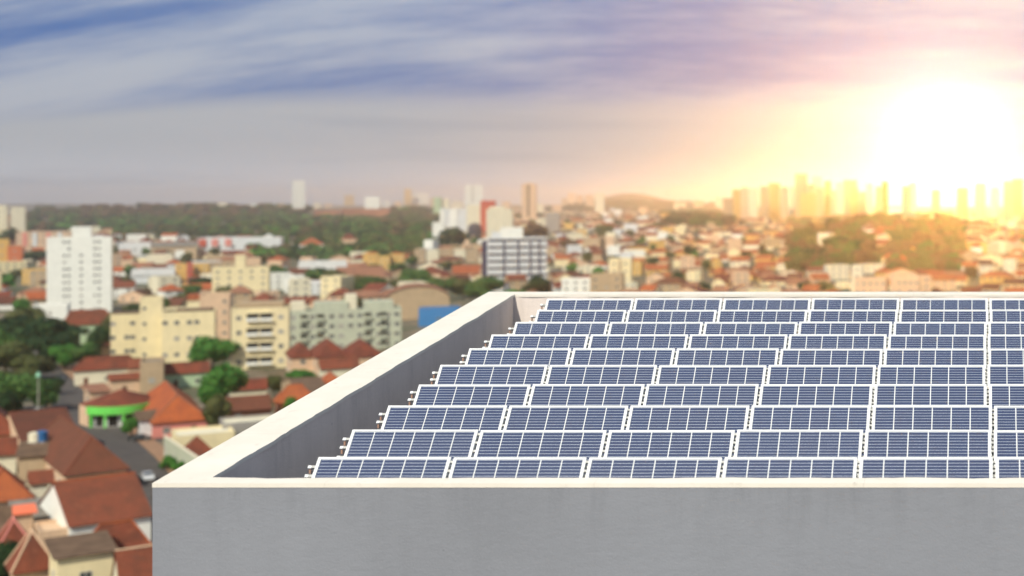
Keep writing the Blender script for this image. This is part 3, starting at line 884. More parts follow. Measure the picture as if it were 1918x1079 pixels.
# water tanks and hut fittings
def tank_thing(px, py, z, r, h, m_, label):
    D = F * (CAMZ - z) / (py - PY0); X = (px - PX0) / F * D
    o = thing('water_tank', label, 'water tank', (X, D, z))
    q = MB(); q.tube((0, 0, 0), (0, 0, h), r, m_, 18); q.build('body', o)
    q = MB(); q.tube((0, 0, h), (0, 0, h + .25), r * 1.05, m_, 18, r * .5); q.build('lid', o)
    q = MB(); q.box(-r, r, -r, r, -.35, 0, GREY); q.box(-r * .3, r * .3, -r * .3, r * .3, -z, -.35, GREY); q.build('stand', o)
tank_thing(79, 826, 6.0, .95, 1.7, TANKB, 'blue plastic water tank above the open hut')
tank_thing(65, 827, 6.0, 1.0, 1.5, CREAM2, 'cream water tank left of the blue one')
# green corner shop with a curved front
def corner_shop():
    P = hit(232, 800)
    o = thing('corner_shop', 'corner shop with curved bright green fascia and green pillars under a red roof', 'shop', P, R(40))
    r = 6.4; n = 14
    cx, cyy = 0.0, r
    arc = []
    for i in range(n + 1):
        a = R(195) + R(150) * i / n
        arc.append((cx + r * math.cos(a) * 1.0, cyy + r * math.sin(a)))
    back = [(arc[-1][0] + 3.0, arc[-1][1] + 7), (arc[0][0] - 1.0, arc[0][1] + 7)]
    def ring(name, ro, ri, z0, z1, m_):
        q = MB()
        def off(p, k): return (cx + (p[0] - cx) * k, cyy + (p[1] - cyy) * k)
        for a, b_ in zip(arc[:-1], arc[1:]):
            p = [off(a, ri), off(a, ro), off(b_, ro), off(b_, ri)]
            q.hexa([(*x, z0) for x in p] + [(*x, z1) for x in p], m_)
        q.build(name, o)
    ring('fascia', 1.06, .96, 3.0, 4.7, LIME)
    ring('wall', .82, .74, 0.0, 3.4, COOLW)
    ring('plinth', 1.0, .94, 0.0, .25, GREY)
    q = MB(); 
    poly = [(x * .9, cyy + (y - cyy) * .9) for x, y in arc] + back
    q.face([(*p, 3.2) for p in poly], GREY); q.build('ceiling_slab', o)
    for i in range(1, n, 3):
        a = arc[i]; q = MB(); q.tube((a[0], a[1], 0), (a[0], a[1], 3.0), .28, LIME, 8); q.build('pillar', o)
    for i in range(2, n, 3):
        a = (cx + (arc[i][0] - cx) * .815, cyy + (arc[i][1] - cyy) * .815)
        an = math.atan2(arc[i][1] - cyy, arc[i][0] - cx)
        q = MB(); q.box(-.06, 0, -.9, .9, 0.2, 2.7, DARK); w2 = q.build('shutter', o, (a[0], a[1], 0)); w2.rotation_euler = (0, 0, an + math.pi)
    q = MB()
    top = (cx + .5, cyy + 2.5, 7.6)
    full = [(x, y) for x, y in arc] + back
    for i in range(len(full)):
        a, b_ = full[i], full[(i + 1) % len(full)]
        q.face([(a[0], a[1], 4.55), (b_[0], b_[1], 4.55), top], RED)
    q.build('roof', o)
    q = MB()
    for a, b_ in ((back[0], arc[-1]), (back[1], back[0]), (arc[0], back[1])):
        q.face([(a[0], a[1], 0), (b_[0], b_[1], 0), (b_[0], b_[1], 4.5), (a[0], a[1], 4.5)], PEACH)
    q.build('rear_wall', o)
    foot.append((P.x, P.y + 6, 9))
corner_shop()
# whitewashed wall building along the street
def street_wall():
    a = hit(307, 862); b_ = hit(366, 905)
    d = Vector((b_.x - a.x, b_.y - a.y)); ln = d.length * 1.6; psi = math.atan2(d.y, d.x)
    o = thing('street_wall', 'long whitewashed wall with a row of small openings along the side street', 'wall', a, psi)
    q = MB(); q.box(0, ln, 0, .35, -1, 4.6, SAGE); q.build('wall', o)
    q = MB(); q.box(-.05, ln + .05, -.06, .41, 4.6, 4.8, CREAM2); q.build('capping', o)
    for i in range(6): add_window(o, 1.8 + i * (ln - 3) / 5, 1.6, .8, 1.6)
    foot.append((a.x + d.x / 2, a.y + d.y / 2, 8))
street_wall()
# apartment blocks near by
tower(207, 262, 594, 672, 2, 11, CREAM, 'left wing of the cream four storey flats, with a brown roof strip', cols=3, rows=3, rm=MUD, xs_=[.08, .55, .75],
      parts=((.05, .97, .1, .9, 1.2, MUD, 'roof_strip'),), group='cream flats behind the trees')
tower(262, 304, 563, 678, 3, 10, CREAM, 'tall plain stair wing in the middle of the cream flats', cols=1, rows=4, xs_=[.2], sidecols=0, group='cream flats behind the trees', wsize=(1, 1))
tower(303, 402, 590, 680, 4, 11, CREAM, 'right wing of the cream flats partly behind the round tree', cols=4, rows=3, xs_=[.06, .28, .52, .66], rm=MUD,
      parts=((.25, .95, .1, .9, 1.3, MUD, 'roof_strip'),), group='cream flats behind the trees')
tower(374, 430, 556, 655, 5, 13, PEACH, 'taller peach coloured block behind the right wing of the cream flats', cols=3, rows=5, wsize=(1.0, 1.0), skip=((0, 4), (1, 4), (0, 3)))
def balconies(o, w_, h, rows, x0, x1, n):
    for r2 in range(rows):
        z = h * (r2 + .12) / rows + .6
        for i in range(n):
            a = w_ * (x0 + (x1 - x0) * i / n) + .15; b_ = w_ * (x0 + (x1 - x0) * (i + 1) / n) - .15
            q = MB(); q.box(a, b_, -1.25, -.003, z, z + .15, CREAM2); q.box(a, b_, -1.25, -1.13, z + .151, z + 1.05, WHITE); bo = q.build('balcony', o)
            q = MB(); q.box(a + .1, b_ - .1, -.08, -.002, z + .16, z + 2.3, DARK); q.build('opening', bo)
            q = MB(); q.box(a - .05, b_ + .05, -.75, -.003, z + 2.5, z + 2.62, CREAM2); q.build('canopy', bo)
o, P, psi, w_, h = tower(433, 541, 583, 693, 3, 14, CREAM, 'cream four storey flats with two balconies on every floor', cols=2, rows=4, xs_=[.13, .86], wsize=(1.3, 1.2),
      parts=((.1, .9, .1, .9, 2.2, TAN, 'penthouse'),))
balconies(o, w_, h, 4, .25, .72, 2)
o, P, psi, w_, h = tower(540, 752, 587, 662, -2, 14, SAGE, 'long pale green and white flats with rows of dark windows beside the parapet', cols=12, rows=4, wsize=(1.6, 1.2),
      parts=((.02, .14, .2, .8, 3.5, CREAM2, 'roof_house'), (.22, .52, .15, .85, 3.2, SAGE, 'roof_house'), (.5, .6, .2, .8, 5.5, CREAM2, 'lift_tower'), (.66, .93, .15, .85, 3.0, SAGE, 'roof_house')))
for r2 in range(4):
    for a in (.1, .24, .66, .8):
        z = h * r2 / 4 + .5
        q = MB(); q.box(w_ * a, w_ * (a + .07), -.9, -.003, z, z + 1.0, SAGE); bo = q.build('balcony', o)
        q = MB(); q.box(w_ * a + .1, w_ * (a + .07) - .1, -.1, -.004, z + 1.02, z + 2.2, DARK); q.build('opening', bo)
# the big white tower
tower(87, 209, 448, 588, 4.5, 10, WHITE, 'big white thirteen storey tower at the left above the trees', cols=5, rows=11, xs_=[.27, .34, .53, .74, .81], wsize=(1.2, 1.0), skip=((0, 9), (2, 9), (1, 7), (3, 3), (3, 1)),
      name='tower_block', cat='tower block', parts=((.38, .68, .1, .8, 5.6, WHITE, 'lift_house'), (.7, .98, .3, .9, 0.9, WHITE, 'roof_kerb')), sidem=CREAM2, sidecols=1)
# barrel roofed shed and the blue building
P = hit(722, 600); psi = R(24); w_ = span(722, 842, P.y, psi); hh = CAMZ - (566 - PY0) / F * P.y
make_house(P, psi, w_, 26, hh, (28) / F * P.y, 'arch', TAN, PALE, 'big hall with a shallow arched salmon coloured roof behind the long flats', name='hall', cat='hall', wins=False)
tower(784, 860, 582, 612, 3, 12, BLUE, 'bright blue walled shed beside the arched hall', cols=1, rows=1, sidecols=0, name='shed', cat='shed', rm=PALE, wsize=(2, 1))
# middle distance
def tw(x0, x1, yt, yb, m_, label, cols=3, rows=None, d=12, dpsi=5, parts=(), **k): return tower(x0, x1, yt, yb, dpsi, d, m_, label, cols=cols, rows=rows, parts=parts, **k)
hs(561, 606, 458, 445, 5, 3, 26, 'hip', WHITE, ORANGE, 'white house with an orange red roof inside the dark wood', wins=False)
hs(640, 668, 447, 437, 5, 3, 26, 'hip', PEACH, RED, 'small red roofed house deep in the dark wood', wins=False)
tw(397, 503, 504, 552, CREAM, 'cream block of flats with a slender stair tower on its roof', 5, 4, parts=((.4, .58, .1, .6, 7.5, CREAM, 'stair_tower'),))
tw(328, 391, 497, 524, OCHRE, 'ochre flats with a red painted stripe down the middle', 4, 3, parts=())
rs = hit(350, 524); 
tw(350, 361, 494, 524.4, REDW, 'red stair tower on the front of the ochre flats', 1, 3, d=3, name='stair_tower', cat='stair tower')
tw(350, 428, 566, 600, CREAM, 'cream walled house with an orange roof above the cream flats', 1, 1, d=12, rm=ORANGE, parts=((0, .55, 0, 1, 3.0, ORANGE, 'roof_hump'),), name='house', cat='house')
tw(371, 526, 448, 476, COOLW, 'long white supermarket with pink panels on the left half', 6, 1, d=40, name='supermarket', cat='supermarket', rm=WHITER, wsize=(3.5, 2.5),
   parts=((.01, .10, -.02, .0, -7, REDW, 'pink_panel'), (.16, .24, -.02, .0, -7, PINK, 'pink_panel'), (.32, .40, -.02, .0, -7, PINK, 'pink_panel')))
tw(222, 282, 457, 478, COOLW, 'white warehouse right of the big white tower', 3, 1, d=30, name='warehouse', cat='warehouse', rm=WHITER, wsize=(2.5, 1.5))
hs(282, 368, 462, 453, 6.5, 3.0, 30, 'gable', TAN, GREYR, 'long grey roofed shed between the white warehouse and the supermarket', wins=False, name='shed', cat='shed')
hs(245, 326, 517, 503, 5, 2.5, 30, 'gable', COOLW, WHITER, 'long low shed with a white roof left of the ochre flats', wins=False, name='shed', cat='shed')
hs(480, 526, 452, 438, 6, 3, 28, 'hip', COOLW, WHITER, 'white roofed hall at the edge of the wood', wins=False, name='hall', cat='hall')
hs(560, 650, 508, 488, 5, 4, 27, 'gable', COOLW, WHITER, 'wide pale roofed warehouse in front of the wood', wins=False, name='warehouse', cat='warehouse')
hs(630, 720, 521, 500, 5, 3, 26, 'gable', COOLW, PALE, 'pinkish roofed warehouse right of the wide pale one', wins=False, name='warehouse', cat='warehouse')
tw(30, 132, 436, 470, PEACH, 'long pink and white striped flats left of the big white tower', 9, 5, d=14, wsize=(1.6, 1.6), parts=((.12, .2, -.03, 0, -14, PINK, 'pink_stripe'), (.3, .38, -.03, 0, -14, COOLW, 'white_stripe'), (.55, .63, -.03, 0, -14, PINK, 'pink_stripe'), (.76, .84, -.03, 0, -14, COOLW, 'white_stripe')))
tw(-8, 13, 386, 440, CREAM2, 'cream tower cut by the left edge of the view', 2, 12, name='tower_block', cat='tower block')
tw(20, 47, 389, 440, CREAM2, 'cream twin tower just right of the edge tower', 3, 12, name='tower_block', cat='tower block')
tw(-10, 16, 450, 505, OCHRE, 'ochre building at the left edge behind the orange one', 1, 3, name='house', cat='house')
tw(14, 41, 463, 505, ORANW, 'plain orange building at the left edge', 1, 3, name='house', cat='house')
tw(60, 126, 576, 600, WHITE, 'white flat roofed shed in front of the big white tower', 1, 1, d=14, rm=WHITER, name='shed', cat='shed', psi=R(30))
tw(549, 571, 339, 398, WHITE, 'lone slim white tower on the horizon above the wood', 2, 18, d=20, dpsi=-6, name='tower_block', cat='tower block')
tw(645, 663, 366, 384, OCHRE, 'small tan tower on the horizon between the slim white tower and the white drum', 2, 6, name='tower_block', cat='tower block')
tw(683, 711, 369, 395, WHITE, 'squat white building on the horizon above the red earth terrace', 3, 6, name='tower_block', cat='tower block')
tw(757, 770, 354, 386, OCHRE, 'narrow orange tan tower beside the white slab on the horizon', 1, 10, name='tower_block', cat='tower block')
tw(770, 803, 362, 386, WHITE, 'white slab on the horizon right of the narrow tan tower', 4, 7, name='tower_block', cat='tower block')
tw(812, 826, 370, 400, GREENW, 'pale greenish tower left of the white complex', 2, 7, name='tower_block', cat='tower block')
tw(826, 842, 373, 400, CREAM2, 'cream tower behind the white complex', 2, 7, name='tower_block', cat='tower block')
tw(824, 876, 392, 436, COOLW, 'white office complex with two bright end bays behind the dark round tree', 5, 7, d=25, parts=((0.02, .16, -.05, 0, -24, WHITE, 'end_bay'), (.38, .62, -.05, 0, -26, WHITE, 'end_bay')))
tw(810, 832, 418, 455, WHITE, 'low white block at the foot of the white complex', 2, 4)
tw(872, 904, 347, 400, WHITE, 'tall white twin tower with a grey left side', 4, 16, d=18, dpsi=-8, name='tower_block', cat='tower block', parts=((.36, .44, -.03, 0, -40, GREY, 'dark_joint'),))
tw(874, 902, 385, 440, CREAM2, 'pale lower block in front of the white twin tower', 3, 9, d=14)
tw(900, 927, 377, 440, REDW, 'red orange building between the twin tower and the cream ribbed tower', 1, 1, d=14, sidecols=0)
tw(911, 960, 393, 452, CREAM2, 'cream ribbed tower with a stepped top behind the banded office block', 8, 8, d=18, wsize=(.9, 4), name='tower_block', cat='tower block', parts=((.12, .7, .1, .8, 4, CREAM2, 'stepped_top'),))
P = hit(889, 452)
dm = thing('domed_silo', 'dark grey domed silo at the foot of the red orange building', 'silo', P)
q = MB(); q.tube((0, 0, -2), (0, 0, 14), 8.0, DKGREY, 20); q.build('body', dm)
q = MB()
for k in range(5): q.tube((0, 0, 14 + 8 * math.sin(R(18 * k))), (0, 0, 14 + 8 * math.sin(R(18 * k + 18))), 8.0 * math.cos(R(18 * k)), DKGREY, 20, max(.2, 8.0 * math.cos(R(18 * k + 18))))
q.build('dome', dm)
tw(977, 1004, 346, 418, PEACH, 'tall tan tower with a brown stripe right of the cream ribbed tower', 2, 20, d=16, name='tower_block', cat='tower block', parts=((.38, .55, -.03, 0, -62, MUD, 'brown_stripe'), (.25, .8, .2, .8, 3, PEACH, 'lift_house')))
tw(1022, 1048, 400, 436, GREY, 'grey brown block beside the tall tan tower', 1, 5)
tw(1063, 1078, 362, 384, PEACH, 'leftmost tan tower of the three on the horizon left of the bare hill', 2, 7, name='tower_block', cat='tower block', group='tan towers on the horizon')
tw(1080, 1092, 366, 386, PEACH, 'second of the tan towers on the horizon left of the bare hill', 2, 6, name='tower_block', cat='tower block', group='tan towers on the horizon')
tw(1096, 1112, 365, 388, PEACH, 'third of the tan towers on the horizon left of the bare hill', 2, 6, name='tower_block', cat='tower block', group='tan towers on the horizon')
tw(1115, 1132, 363, 402, CREAM2, 'cream tower at the foot of the bare hill', 2, 11, name='tower_block', cat='tower block')
# banded office block
o, P, psi, w_, h = tower(912, 1024, 448, 540, -3, 16, COOLW, 'office block banded white and dark purple with a white roof house', cols=0, rows=1, name='office_block', cat='office block', sidecols=0,
      parts=((.08, .34, .1, .6, 4.2, COOLW, 'roof_house'), (.24, .60, .05, .6, 7.0, WHITE, 'roof_house')))
q = MB(); q.box(-2.6, -.003, -.2, 10, -2, h - 1.0, NAVY); q.build('stair_shaft', o)
nf = 7
for r2 in range(nf):
    z = h * r2 / nf
    for (a, b_) in ((.02, .27), (.31, .50), (.54, .70), (.74, .86), (.89, .99)):
        q = MB(); q.box(w_ * a, w_ * b_, -.12, -.003, z + h / nf * .62, z + h / nf * .98, NAVY if a > 2 else DKGREY); q.build('window_band', o)
for a in (.285, .52, .72, .875):
    q = MB(); q.box(w_ * a - .45, w_ * a + .45, -.5, -.125, -2, h, NAVY); q.build('fin', o)
tw(680, 708, 477, 506, OCHRE, 'leftmost of the ochre flats in front of the wood', 3, 3, parts=((.2, .8, .1, .8, 2, ORANGE, 'roof_house'),), group='ochre flats in front of the wood')
tw(709, 730, 482, 508, OCHRE, 'middle one of the ochre flats in front of the wood', 2, 3, group='ochre flats in front of the wood')
tw(731, 756, 478, 506, OCHRE, 'rightmost of the ochre flats in front of the wood', 3, 3, parts=((.2, .8, .1, .8, 2, ORANGE, 'roof_house'),), group='ochre flats in front of the wood')
for i, (a, b_) in enumerate(((776, 796), (799, 822), (825, 848), (850, 872), (874, 896))):
    tw(a, b_, 468 + (i % 2) * 2, 492, CREAM2 if i % 2 else TAN, f'{ORD[i]} from the left of the pale low flats left of the banded office', 3, 3, group='pale low flats left of the banded office')
hs(768, 845, 519, 499, 4.5, 3.5, 22, 'hip', PEACH, RED, 'broad red roofed hall left of the banded office', wins=False, name='hall', cat='hall', ridge=ORANGE)
hs(848, 898, 512, 497, 4.5, 3, 22, 'gable', PEACH, ORANGE, 'orange roofed hall against the banded office', wins=False, name='hall', cat='hall')
tw(532, 560, 522, 548, WHITE, 'bright white cube house above the long green and white flats', 1, 2, name='house', cat='house')
tw(575, 605, 530, 552, COOLW, 'white house with a pink roof right of the bright white cube', 2, 2, name='house', cat='house', rm=PINK)
tw(1140, 1182, 487, 530, CREAM, 'large pale cream block amid the red roofs of the hillside', 2, 3, d=14, parts=((.45, .55, -.05, 0, -12, TAN, 'stripe'),))
tw(1105, 1166, 517, 575, TAN, 'tan brick block just above the far parapet', 3, 4, d=14)
tw(1137, 1160, 462, 478, WHITE, 'bright white house on the hillside above the pale cream block', 2, 2, name='house', cat='house')
tw(1232, 1250, 436, 452, WHITE, 'small bright white house on the hillside left of the golden slope', 1, 2, name='house', cat='house')
tw(1320, 1345, 478, 500, CREAM, 'cream house glowing on the hillside below the golden slope', 2, 2, name='house', cat='house')
tw(1600, 1660, 524, 570, PEACH, 'left one of two pale buildings just above the far parapet under the glow', 5, 3, d=12)
tw(1668, 1722, 522, 570, PEACH, 'right one of two pale buildings just above the far parapet under the glow', 5, 3, d=12)
tw(1595, 1615, 500, 560, CREAM2, 'narrow pale block behind the two pale buildings under the glow', 1, 5)
tw(1660, 1692, 392, 412, WHITE, 'shining white hall on the wooded rise under the sun', 2, 2, d=16)
# the skyline in the glow
def nth(n):
    a = ['first', 'second', 'third', 'fourth', 'fifth', 'sixth', 'seventh', 'eighth', 'ninth', 'tenth', 'eleventh', 'twelfth', 'thirteenth', 'fourteenth', 'fifteenth', 'sixteenth', 'seventeenth', 'eighteenth', 'nineteenth']
    if n < 20: return a[n - 1]
    return 'twentieth' if n == 20 else 'twenty-' + a[n - 21]
sk = [(1354, 1371, 372), (1372, 1386, 356), (1388, 1400, 352), (1402, 1419, 353), (1424, 1438, 350), (1440, 1460, 344), (1462, 1475, 350), (1478, 1489, 350), (1489, 1511, 326), (1500, 1531, 362), (1513, 1527, 346), (1522, 1538, 331),
      (1528, 1542, 352), (1544, 1556, 340), (1556, 1566, 357), (1566, 1580, 343), (1580, 1604, 338), (1592, 1606, 352), (1606, 1621, 360), (1622, 1634, 345), (1640, 1662, 350), (1652, 1661, 342), (1690, 1704, 350), (1702, 1716, 342), (1745, 1760, 356),
      (1792, 1812, 352), (1826, 1845, 344), (1856, 1870, 352), (1880, 1896, 340), (1897, 1916, 336), (1921, 1936, 350)]
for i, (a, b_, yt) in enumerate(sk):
    tw(a, b_, yt, 412 + rnd.uniform(-3, 3), (TAN, OCHRE, PEACH, CREAM2)[i % 4],  # tan and ochre walls put the backlit golden look into the colour
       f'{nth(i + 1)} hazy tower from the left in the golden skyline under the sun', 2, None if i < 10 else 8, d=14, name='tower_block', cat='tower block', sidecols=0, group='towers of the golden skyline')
hz_ = sorted([(588, 600, 380, 390, CREAM2), (606, 622, 382, 390, PEACH), (716, 730, 376, 388, WHITE), (738, 752, 378, 390, PEACH), (806, 812, 372, 392, TAN), (846, 866, 377, 392, CREAM2),
       (940, 956, 378, 392, PEACH), (962, 974, 384, 398, TAN), (1006, 1018, 382, 398, CREAM2), (1034, 1052, 384, 396, PEACH), (1052, 1062, 372, 388, TAN), (1150, 1164, 392, 402, WHITE), (1196, 1212, 388, 400, PEACH), (1262, 1284, 380, 392, CREAM2),
       (330, 344, 384, 392, PEACH), (408, 424, 381, 390, CREAM2), (470, 486, 382, 391, WHITE), (520, 532, 384, 394, PEACH), (1300, 1318, 376, 390, PEACH), (1340, 1362, 370, 392, CREAM2)], key=lambda v_: v_[0])
for i, (a, b_, yt, yb, m_) in enumerate(hz_):
    near_ = min(((l_[0], l_[1]) for l_ in ((560, 'the lone slim white tower'), (697, 'the squat white building'), (787, 'the white horizon slab'), (888, 'the white twin tower'), (990, 'the tall tan tower'), (1097, 'the three tan towers'), (1200, 'the bare brown hill'), (1372, 'the golden skyline'), (400, 'the brown ridge'))), key=lambda l_: abs(l_[0] - (a + b_) / 2))
    tw(a, b_, yt, yb, m_, f'{nth(i + 1)} small faint horizon block from the left, near {near_[1]}', 2, 3, d=14, name='horizon_block', cat='block', group='small faint blocks along the horizon', sidecols=0)
# antenna masts
for px, yt, yb, lb in ((1205, 350, 367, 'thin lattice mast on top of the bare brown hill'), (1250, 352, 378, 'thin mast on the ridge right of the bare hill')):
    P = hit(px, yb); h = (yb - yt) / F * P.y
    o = thing('antenna_mast', lb, 'mast', P)
    q = MB(); q.tube((0, 0, -3), (0, 0, h), 2.2, STEEL, 4, .5); q.build('mast', o)
    q = MB(); [q.box(-2.6, 2.6, -.3, .3, h * k, h * k + .5, STEEL) for k in (.3, .55, .8)]; q.build('cross_arm', o)

# ------------------------------------------------------------------ cars
def car(px, py, heading, pm, label, name='parked_car'):
    P = hit(px, py); o = thing(name, label, 'car', (P.x, P.y, P.z + .035), heading)
    prof = [(-2.1, .35), (-2.15, .75), (-1.95, .92), (-1.3, .98), (-.75, 1.42), (.55, 1.45), (1.15, 1.0), (1.95, .86), (2.12, .62), (2.1, .32)]
    q = MB(); n = len(prof)
    def hw(z): return .86 if z < 1.1 else .68
    for i in range(n):
        a, b_ = prof[i], prof[(i + 1) % n]
        q.face([(a[0], -hw(a[1]), a[1]), (b_[0], -hw(b_[1]), b_[1]), (b_[0], hw(b_[1]), b_[1]), (a[0], hw(a[1]), a[1])], pm)
    for s in (-1, 1):
        low = [p for p in prof if p[1] < 1.1]
        q.face([(x, s * .86, z) for x, z in low], pm)
        q.face([(-1.3, s * .86, .98), (-.75, s * .68, 1.42), (.55, s * .68, 1.45), (1.15, s * .86, 1.0)], pm)
    q.build('body', o)
    q = MB()
    for s in (-1, 1):
        q.face([(-1.15, s * .865, 1.0), (-.72, s * .70, 1.36), (.50, s * .70, 1.38), (1.0, s * .865, 1.02)], CARGL)
    q.build('side_window', o)
    q = MB(); q.face([(.6, -.62, 1.43), (.6, .62, 1.43), (1.12, .76, 1.03), (1.12, -.76, 1.03)], CARGL)
    w1 = q.build('windscreen', o); w1.location = (.02, 0, .012)
    q = MB(); q.face([(-.8, -.62, 1.40), (-.8, .62, 1.40), (-1.26, .76, 1.01), (-1.26, -.76, 1.01)], CARGL)
    w1 = q.build('rear_window', o); w1.location = (-.02, 0, .012)
    for sx in (-1.3, 1.3):
        for sy in (-.80, .80):
            q = MB(); q.tube((sx, sy - .1, .31), (sx, sy + .1, .31), .31, RUBBER, 12); wh = q.build('wheel', o)
            q = MB(); q.tube((sx, sy - .105, .31), (sx, sy + .105, .31), .18, STEEL, 10); q.build('rim', wh)
    for sy in (-.6, .6):
        q = MB(); q.box(2.09, 2.14, sy - .18, sy + .18, .6, .74, WHITE); q.build('headlight', o)
PW, PD, PS_ = paint('white_car_paint', (.72, .74, .76)), paint('dark_car_paint', (.03, .035, .04)), paint('silver_car_paint', (.45, .5, .55))
road_h = math.atan2(ctr[4][1] - ctr[2][1], ctr[4][0] - ctr[2][0])
car(276, 899, road_h, PW, 'white car on the street beside the corner of the grey building')
car(76, 775, road_h + .2, PW, 'white car parked at the foot of the lamp post')
car(113, 712, road_h, PD, 'dark car parked in front of the cream street wall')
car(262, 826, road_h + 1.3, PD, 'dark car in the side street beside the whitewashed wall')
# street lamp
P = hit(72, 778)
o = thing('street_lamp', 'tall pale street lamp standing among the trees above the white car', 'street lamp', P)
hh = (778 - 700) / F * P.y
q = MB(); q.tube((0, 0, 0), (0, 0, hh), .17, plain('pale_concrete_post', (.42, .40, .33), .9), 8, .1); q.build('post', o)
q = MB(); q.tube((0, 0, hh), (1.2, -.4, hh + .35), .05, STEEL, 6); q.build('arm', o)
q = MB(); q.tube((0, 0, hh - .7), (0, 0, hh + .35), .55, plain('pale_green_lamp', (.30, .62, .42), .5), 12, .3); q.build('lamp_head', o)
def pole(px, py, yt, label):
    P = hit(px, py); hh = (py - yt) / F * P.y
    o = thing('utility_pole', label, 'utility pole', P, R(30))
    q = MB(); q.tube((0, 0, 0), (0, 0, hh), .15, GREY, 8, .1); q.build('post', o)
    q = MB(); q.box(-1.0, 1.0, -.06, .06, hh - .9, hh - .75, MUD); q.build('cross_arm', o)
pole(165, 775, 728, 'grey utility pole on the pavement beside the green corner shop')

# ------------------------------------------------------------------ trees
def rock(seed, n, rad, flat=.8):
    """one lumpy crown of unit size: many small leaf clumps spread through a few lobes"""
    r = random.Random(seed); V = []; Fc = []
    lobes = []
    nl = 9
    for i in range(nl):
        a = r.random() * 6.283; rr = r.uniform(.15, .62); z = r.uniform(-.45, .62)
        lobes.append((rr * math.cos(a), rr * math.sin(a), z * flat, r.uniform(.30, .52)))
    lobes.append((0, 0, .15, .58))
    for (lx, ly, lz, lr) in lobes:
        k = int(n * lr * lr / 1.8)
        for _ in range(k):
            u = r.uniform(-1, 1); a = r.random() * 6.283; s = math.sqrt(1 - u * u)
            d = Vector((s * math.cos(a), s * math.sin(a), u))
            q_ = lr * (1 - abs(r.gauss(0, .16)))
            c_ = Vector((lx, ly, lz)) + d * q_
            t1 = (d + Vector((r.gauss(0, .7), r.gauss(0, .7), r.gauss(0, .7)))).normalized()
            u1 = t1.orthogonal().normalized(); v1 = t1.cross(u1)
            sz = rad * r.uniform(.6, 1.4)
            i0 = len(V)
            for (aa, bb) in ((-1, -.6), (1, -.7), (.8, .8), (-.7, .9)):
                V.append(tuple(c_ + u1 * aa * sz + v1 * bb * sz))
            Fc.append((i0, i0 + 1, i0 + 2, i0 + 3))
    # dark heart so that the far side does not shine through everywhere
    for (lx, ly, lz, lr) in lobes:
        i0 = len(V); lr *= .78
        ico = [(0, 0, -1), (.72, -.53, -.45), (-.28, -.85, -.45), (-.89, 0, -.45), (-.28, .85, -.45), (.72, .53, -.45), (.28, -.85, .45), (-.72, -.53, .45), (-.72, .53, .45), (.28, .85, .45), (.89, 0, .45), (0, 0, 1)]
        for p in ico: V.append((lx + p[0] * lr, ly + p[1] * lr, lz + p[2] * lr))
        for f in ((0, 1, 2), (1, 0, 5), (0, 2, 3), (0, 3, 4), (0, 4, 5), (1, 5, 10), (2, 1, 6), (3, 2, 7), (4, 3, 8), (5, 4, 9), (1, 10, 6), (2, 6, 7), (3, 7, 8), (4, 8, 9), (5, 9, 10), (6, 10, 11), (7, 6, 11), (8, 7, 11), (9, 8, 11), (10, 9, 11)):
            Fc.append(tuple(i0 + a for a in f))
    return V, Fc
def crown_meshes(tag, n, rad, count, seed0):
    out = {i: [] for i in range(5)}
    for k in range(count):
        V, Fc = rock(seed0 + k, n, rad)
        me = bpy.data.meshes.new('crown'); me.from_pydata(V, [], Fc); me.materials.append(G1); me.update()
        out[0].append(me)
        for mi, m_ in enumerate((G2, G3, G4, G5)):
            m2 = me.copy(); m2.materials[0] = m_; out[mi + 1].append(m2)
    return out
CR_NEAR = crown_meshes('near', 2600, .052, 3, 11)
CR_FAR = crown_meshes('far', 420, .12, 3, 51)
def trunk_mesh(seed):
    r = random.Random(seed); q = MB()
    q.tube((0, 0, -.15), (0, 0, .5), .045, BARK, 8, .028)
    for i in range(4):
        a = i * 1.57 + r.random(); q.tube((0, 0, .3 + .04 * i), (.22 * math.cos(a), .22 * math.sin(a), .55 + .05 * i), .022, BARK, 5, .010)
    return q.mesh('trunk')
TR = [trunk_mesh(i) for i in range(3)]
tree_n = [0]
def tree_at(P, hgt, cw, g, near, label, group=None, low=.12):
    k = tree_n[0]; tree_n[0] += 1
    o = thing('tree', label, 'tree', P, rnd.random() * 6.28, group)
    t_ = link('trunk', TR[k % 3], o); t_.scale = (hgt, hgt, hgt)
    ch = hgt * (1 - low)
    c_ = link('crown', (CR_NEAR if near else CR_FAR)[g][k % 3], o, (0, 0, hgt * low + ch * .48), rnd.random() * 6)
    c_.scale = (cw / 1.85, cw / 1.85, ch / 1.75)
    foot.append((P[0], P[1], cw * .3))
    return o
def tr(px, yb, wpx, yt, g, label, near=True, low=.12):
    P = hit(px, yb); tree_at(P, (yb - yt) / F * P.y, wpx / F * P.y * 1.05, g, near, label, low=low)
tr(20, 652, 100, 588, 1, 'dark broad tree at the left edge behind the others')
tr(75, 668, 110, 586, 1, 'largest dark tree in the dense clump left of the street')
tr(100, 690, 75, 622, 1, 'dark tree at the head of the street')
tr(10, 702, 100, 640, 2, 'olive green tree at the left edge above the lamp')
tr(58, 712, 80, 658, 2, 'olive tree behind the lamp post')
tr(28, 772, 100, 694, 0, 'deep green tree left of the lamp post')
tr(85, 772, 62, 706, 0, 'green tree right of the lamp post beside the street')
tr(-6, 758, 60, 685, 2, 'olive tree cut by the left edge')
tr(122, 694, 52, 642, 3, 'bright green tree at the left of the street mouth')
tr(158, 692, 60, 640, 0, 'green tree beside the long red roofed house')
tr(188, 668, 46, 604, 1, 'dark tree against the left side of the cream flats')
tr(40, 598, 34, 556, 3, 'small bright tree left of the big white tower')
tr(398, 694, 82, 626, 3, 'round bright green tree in front of the right wing of the cream flats')
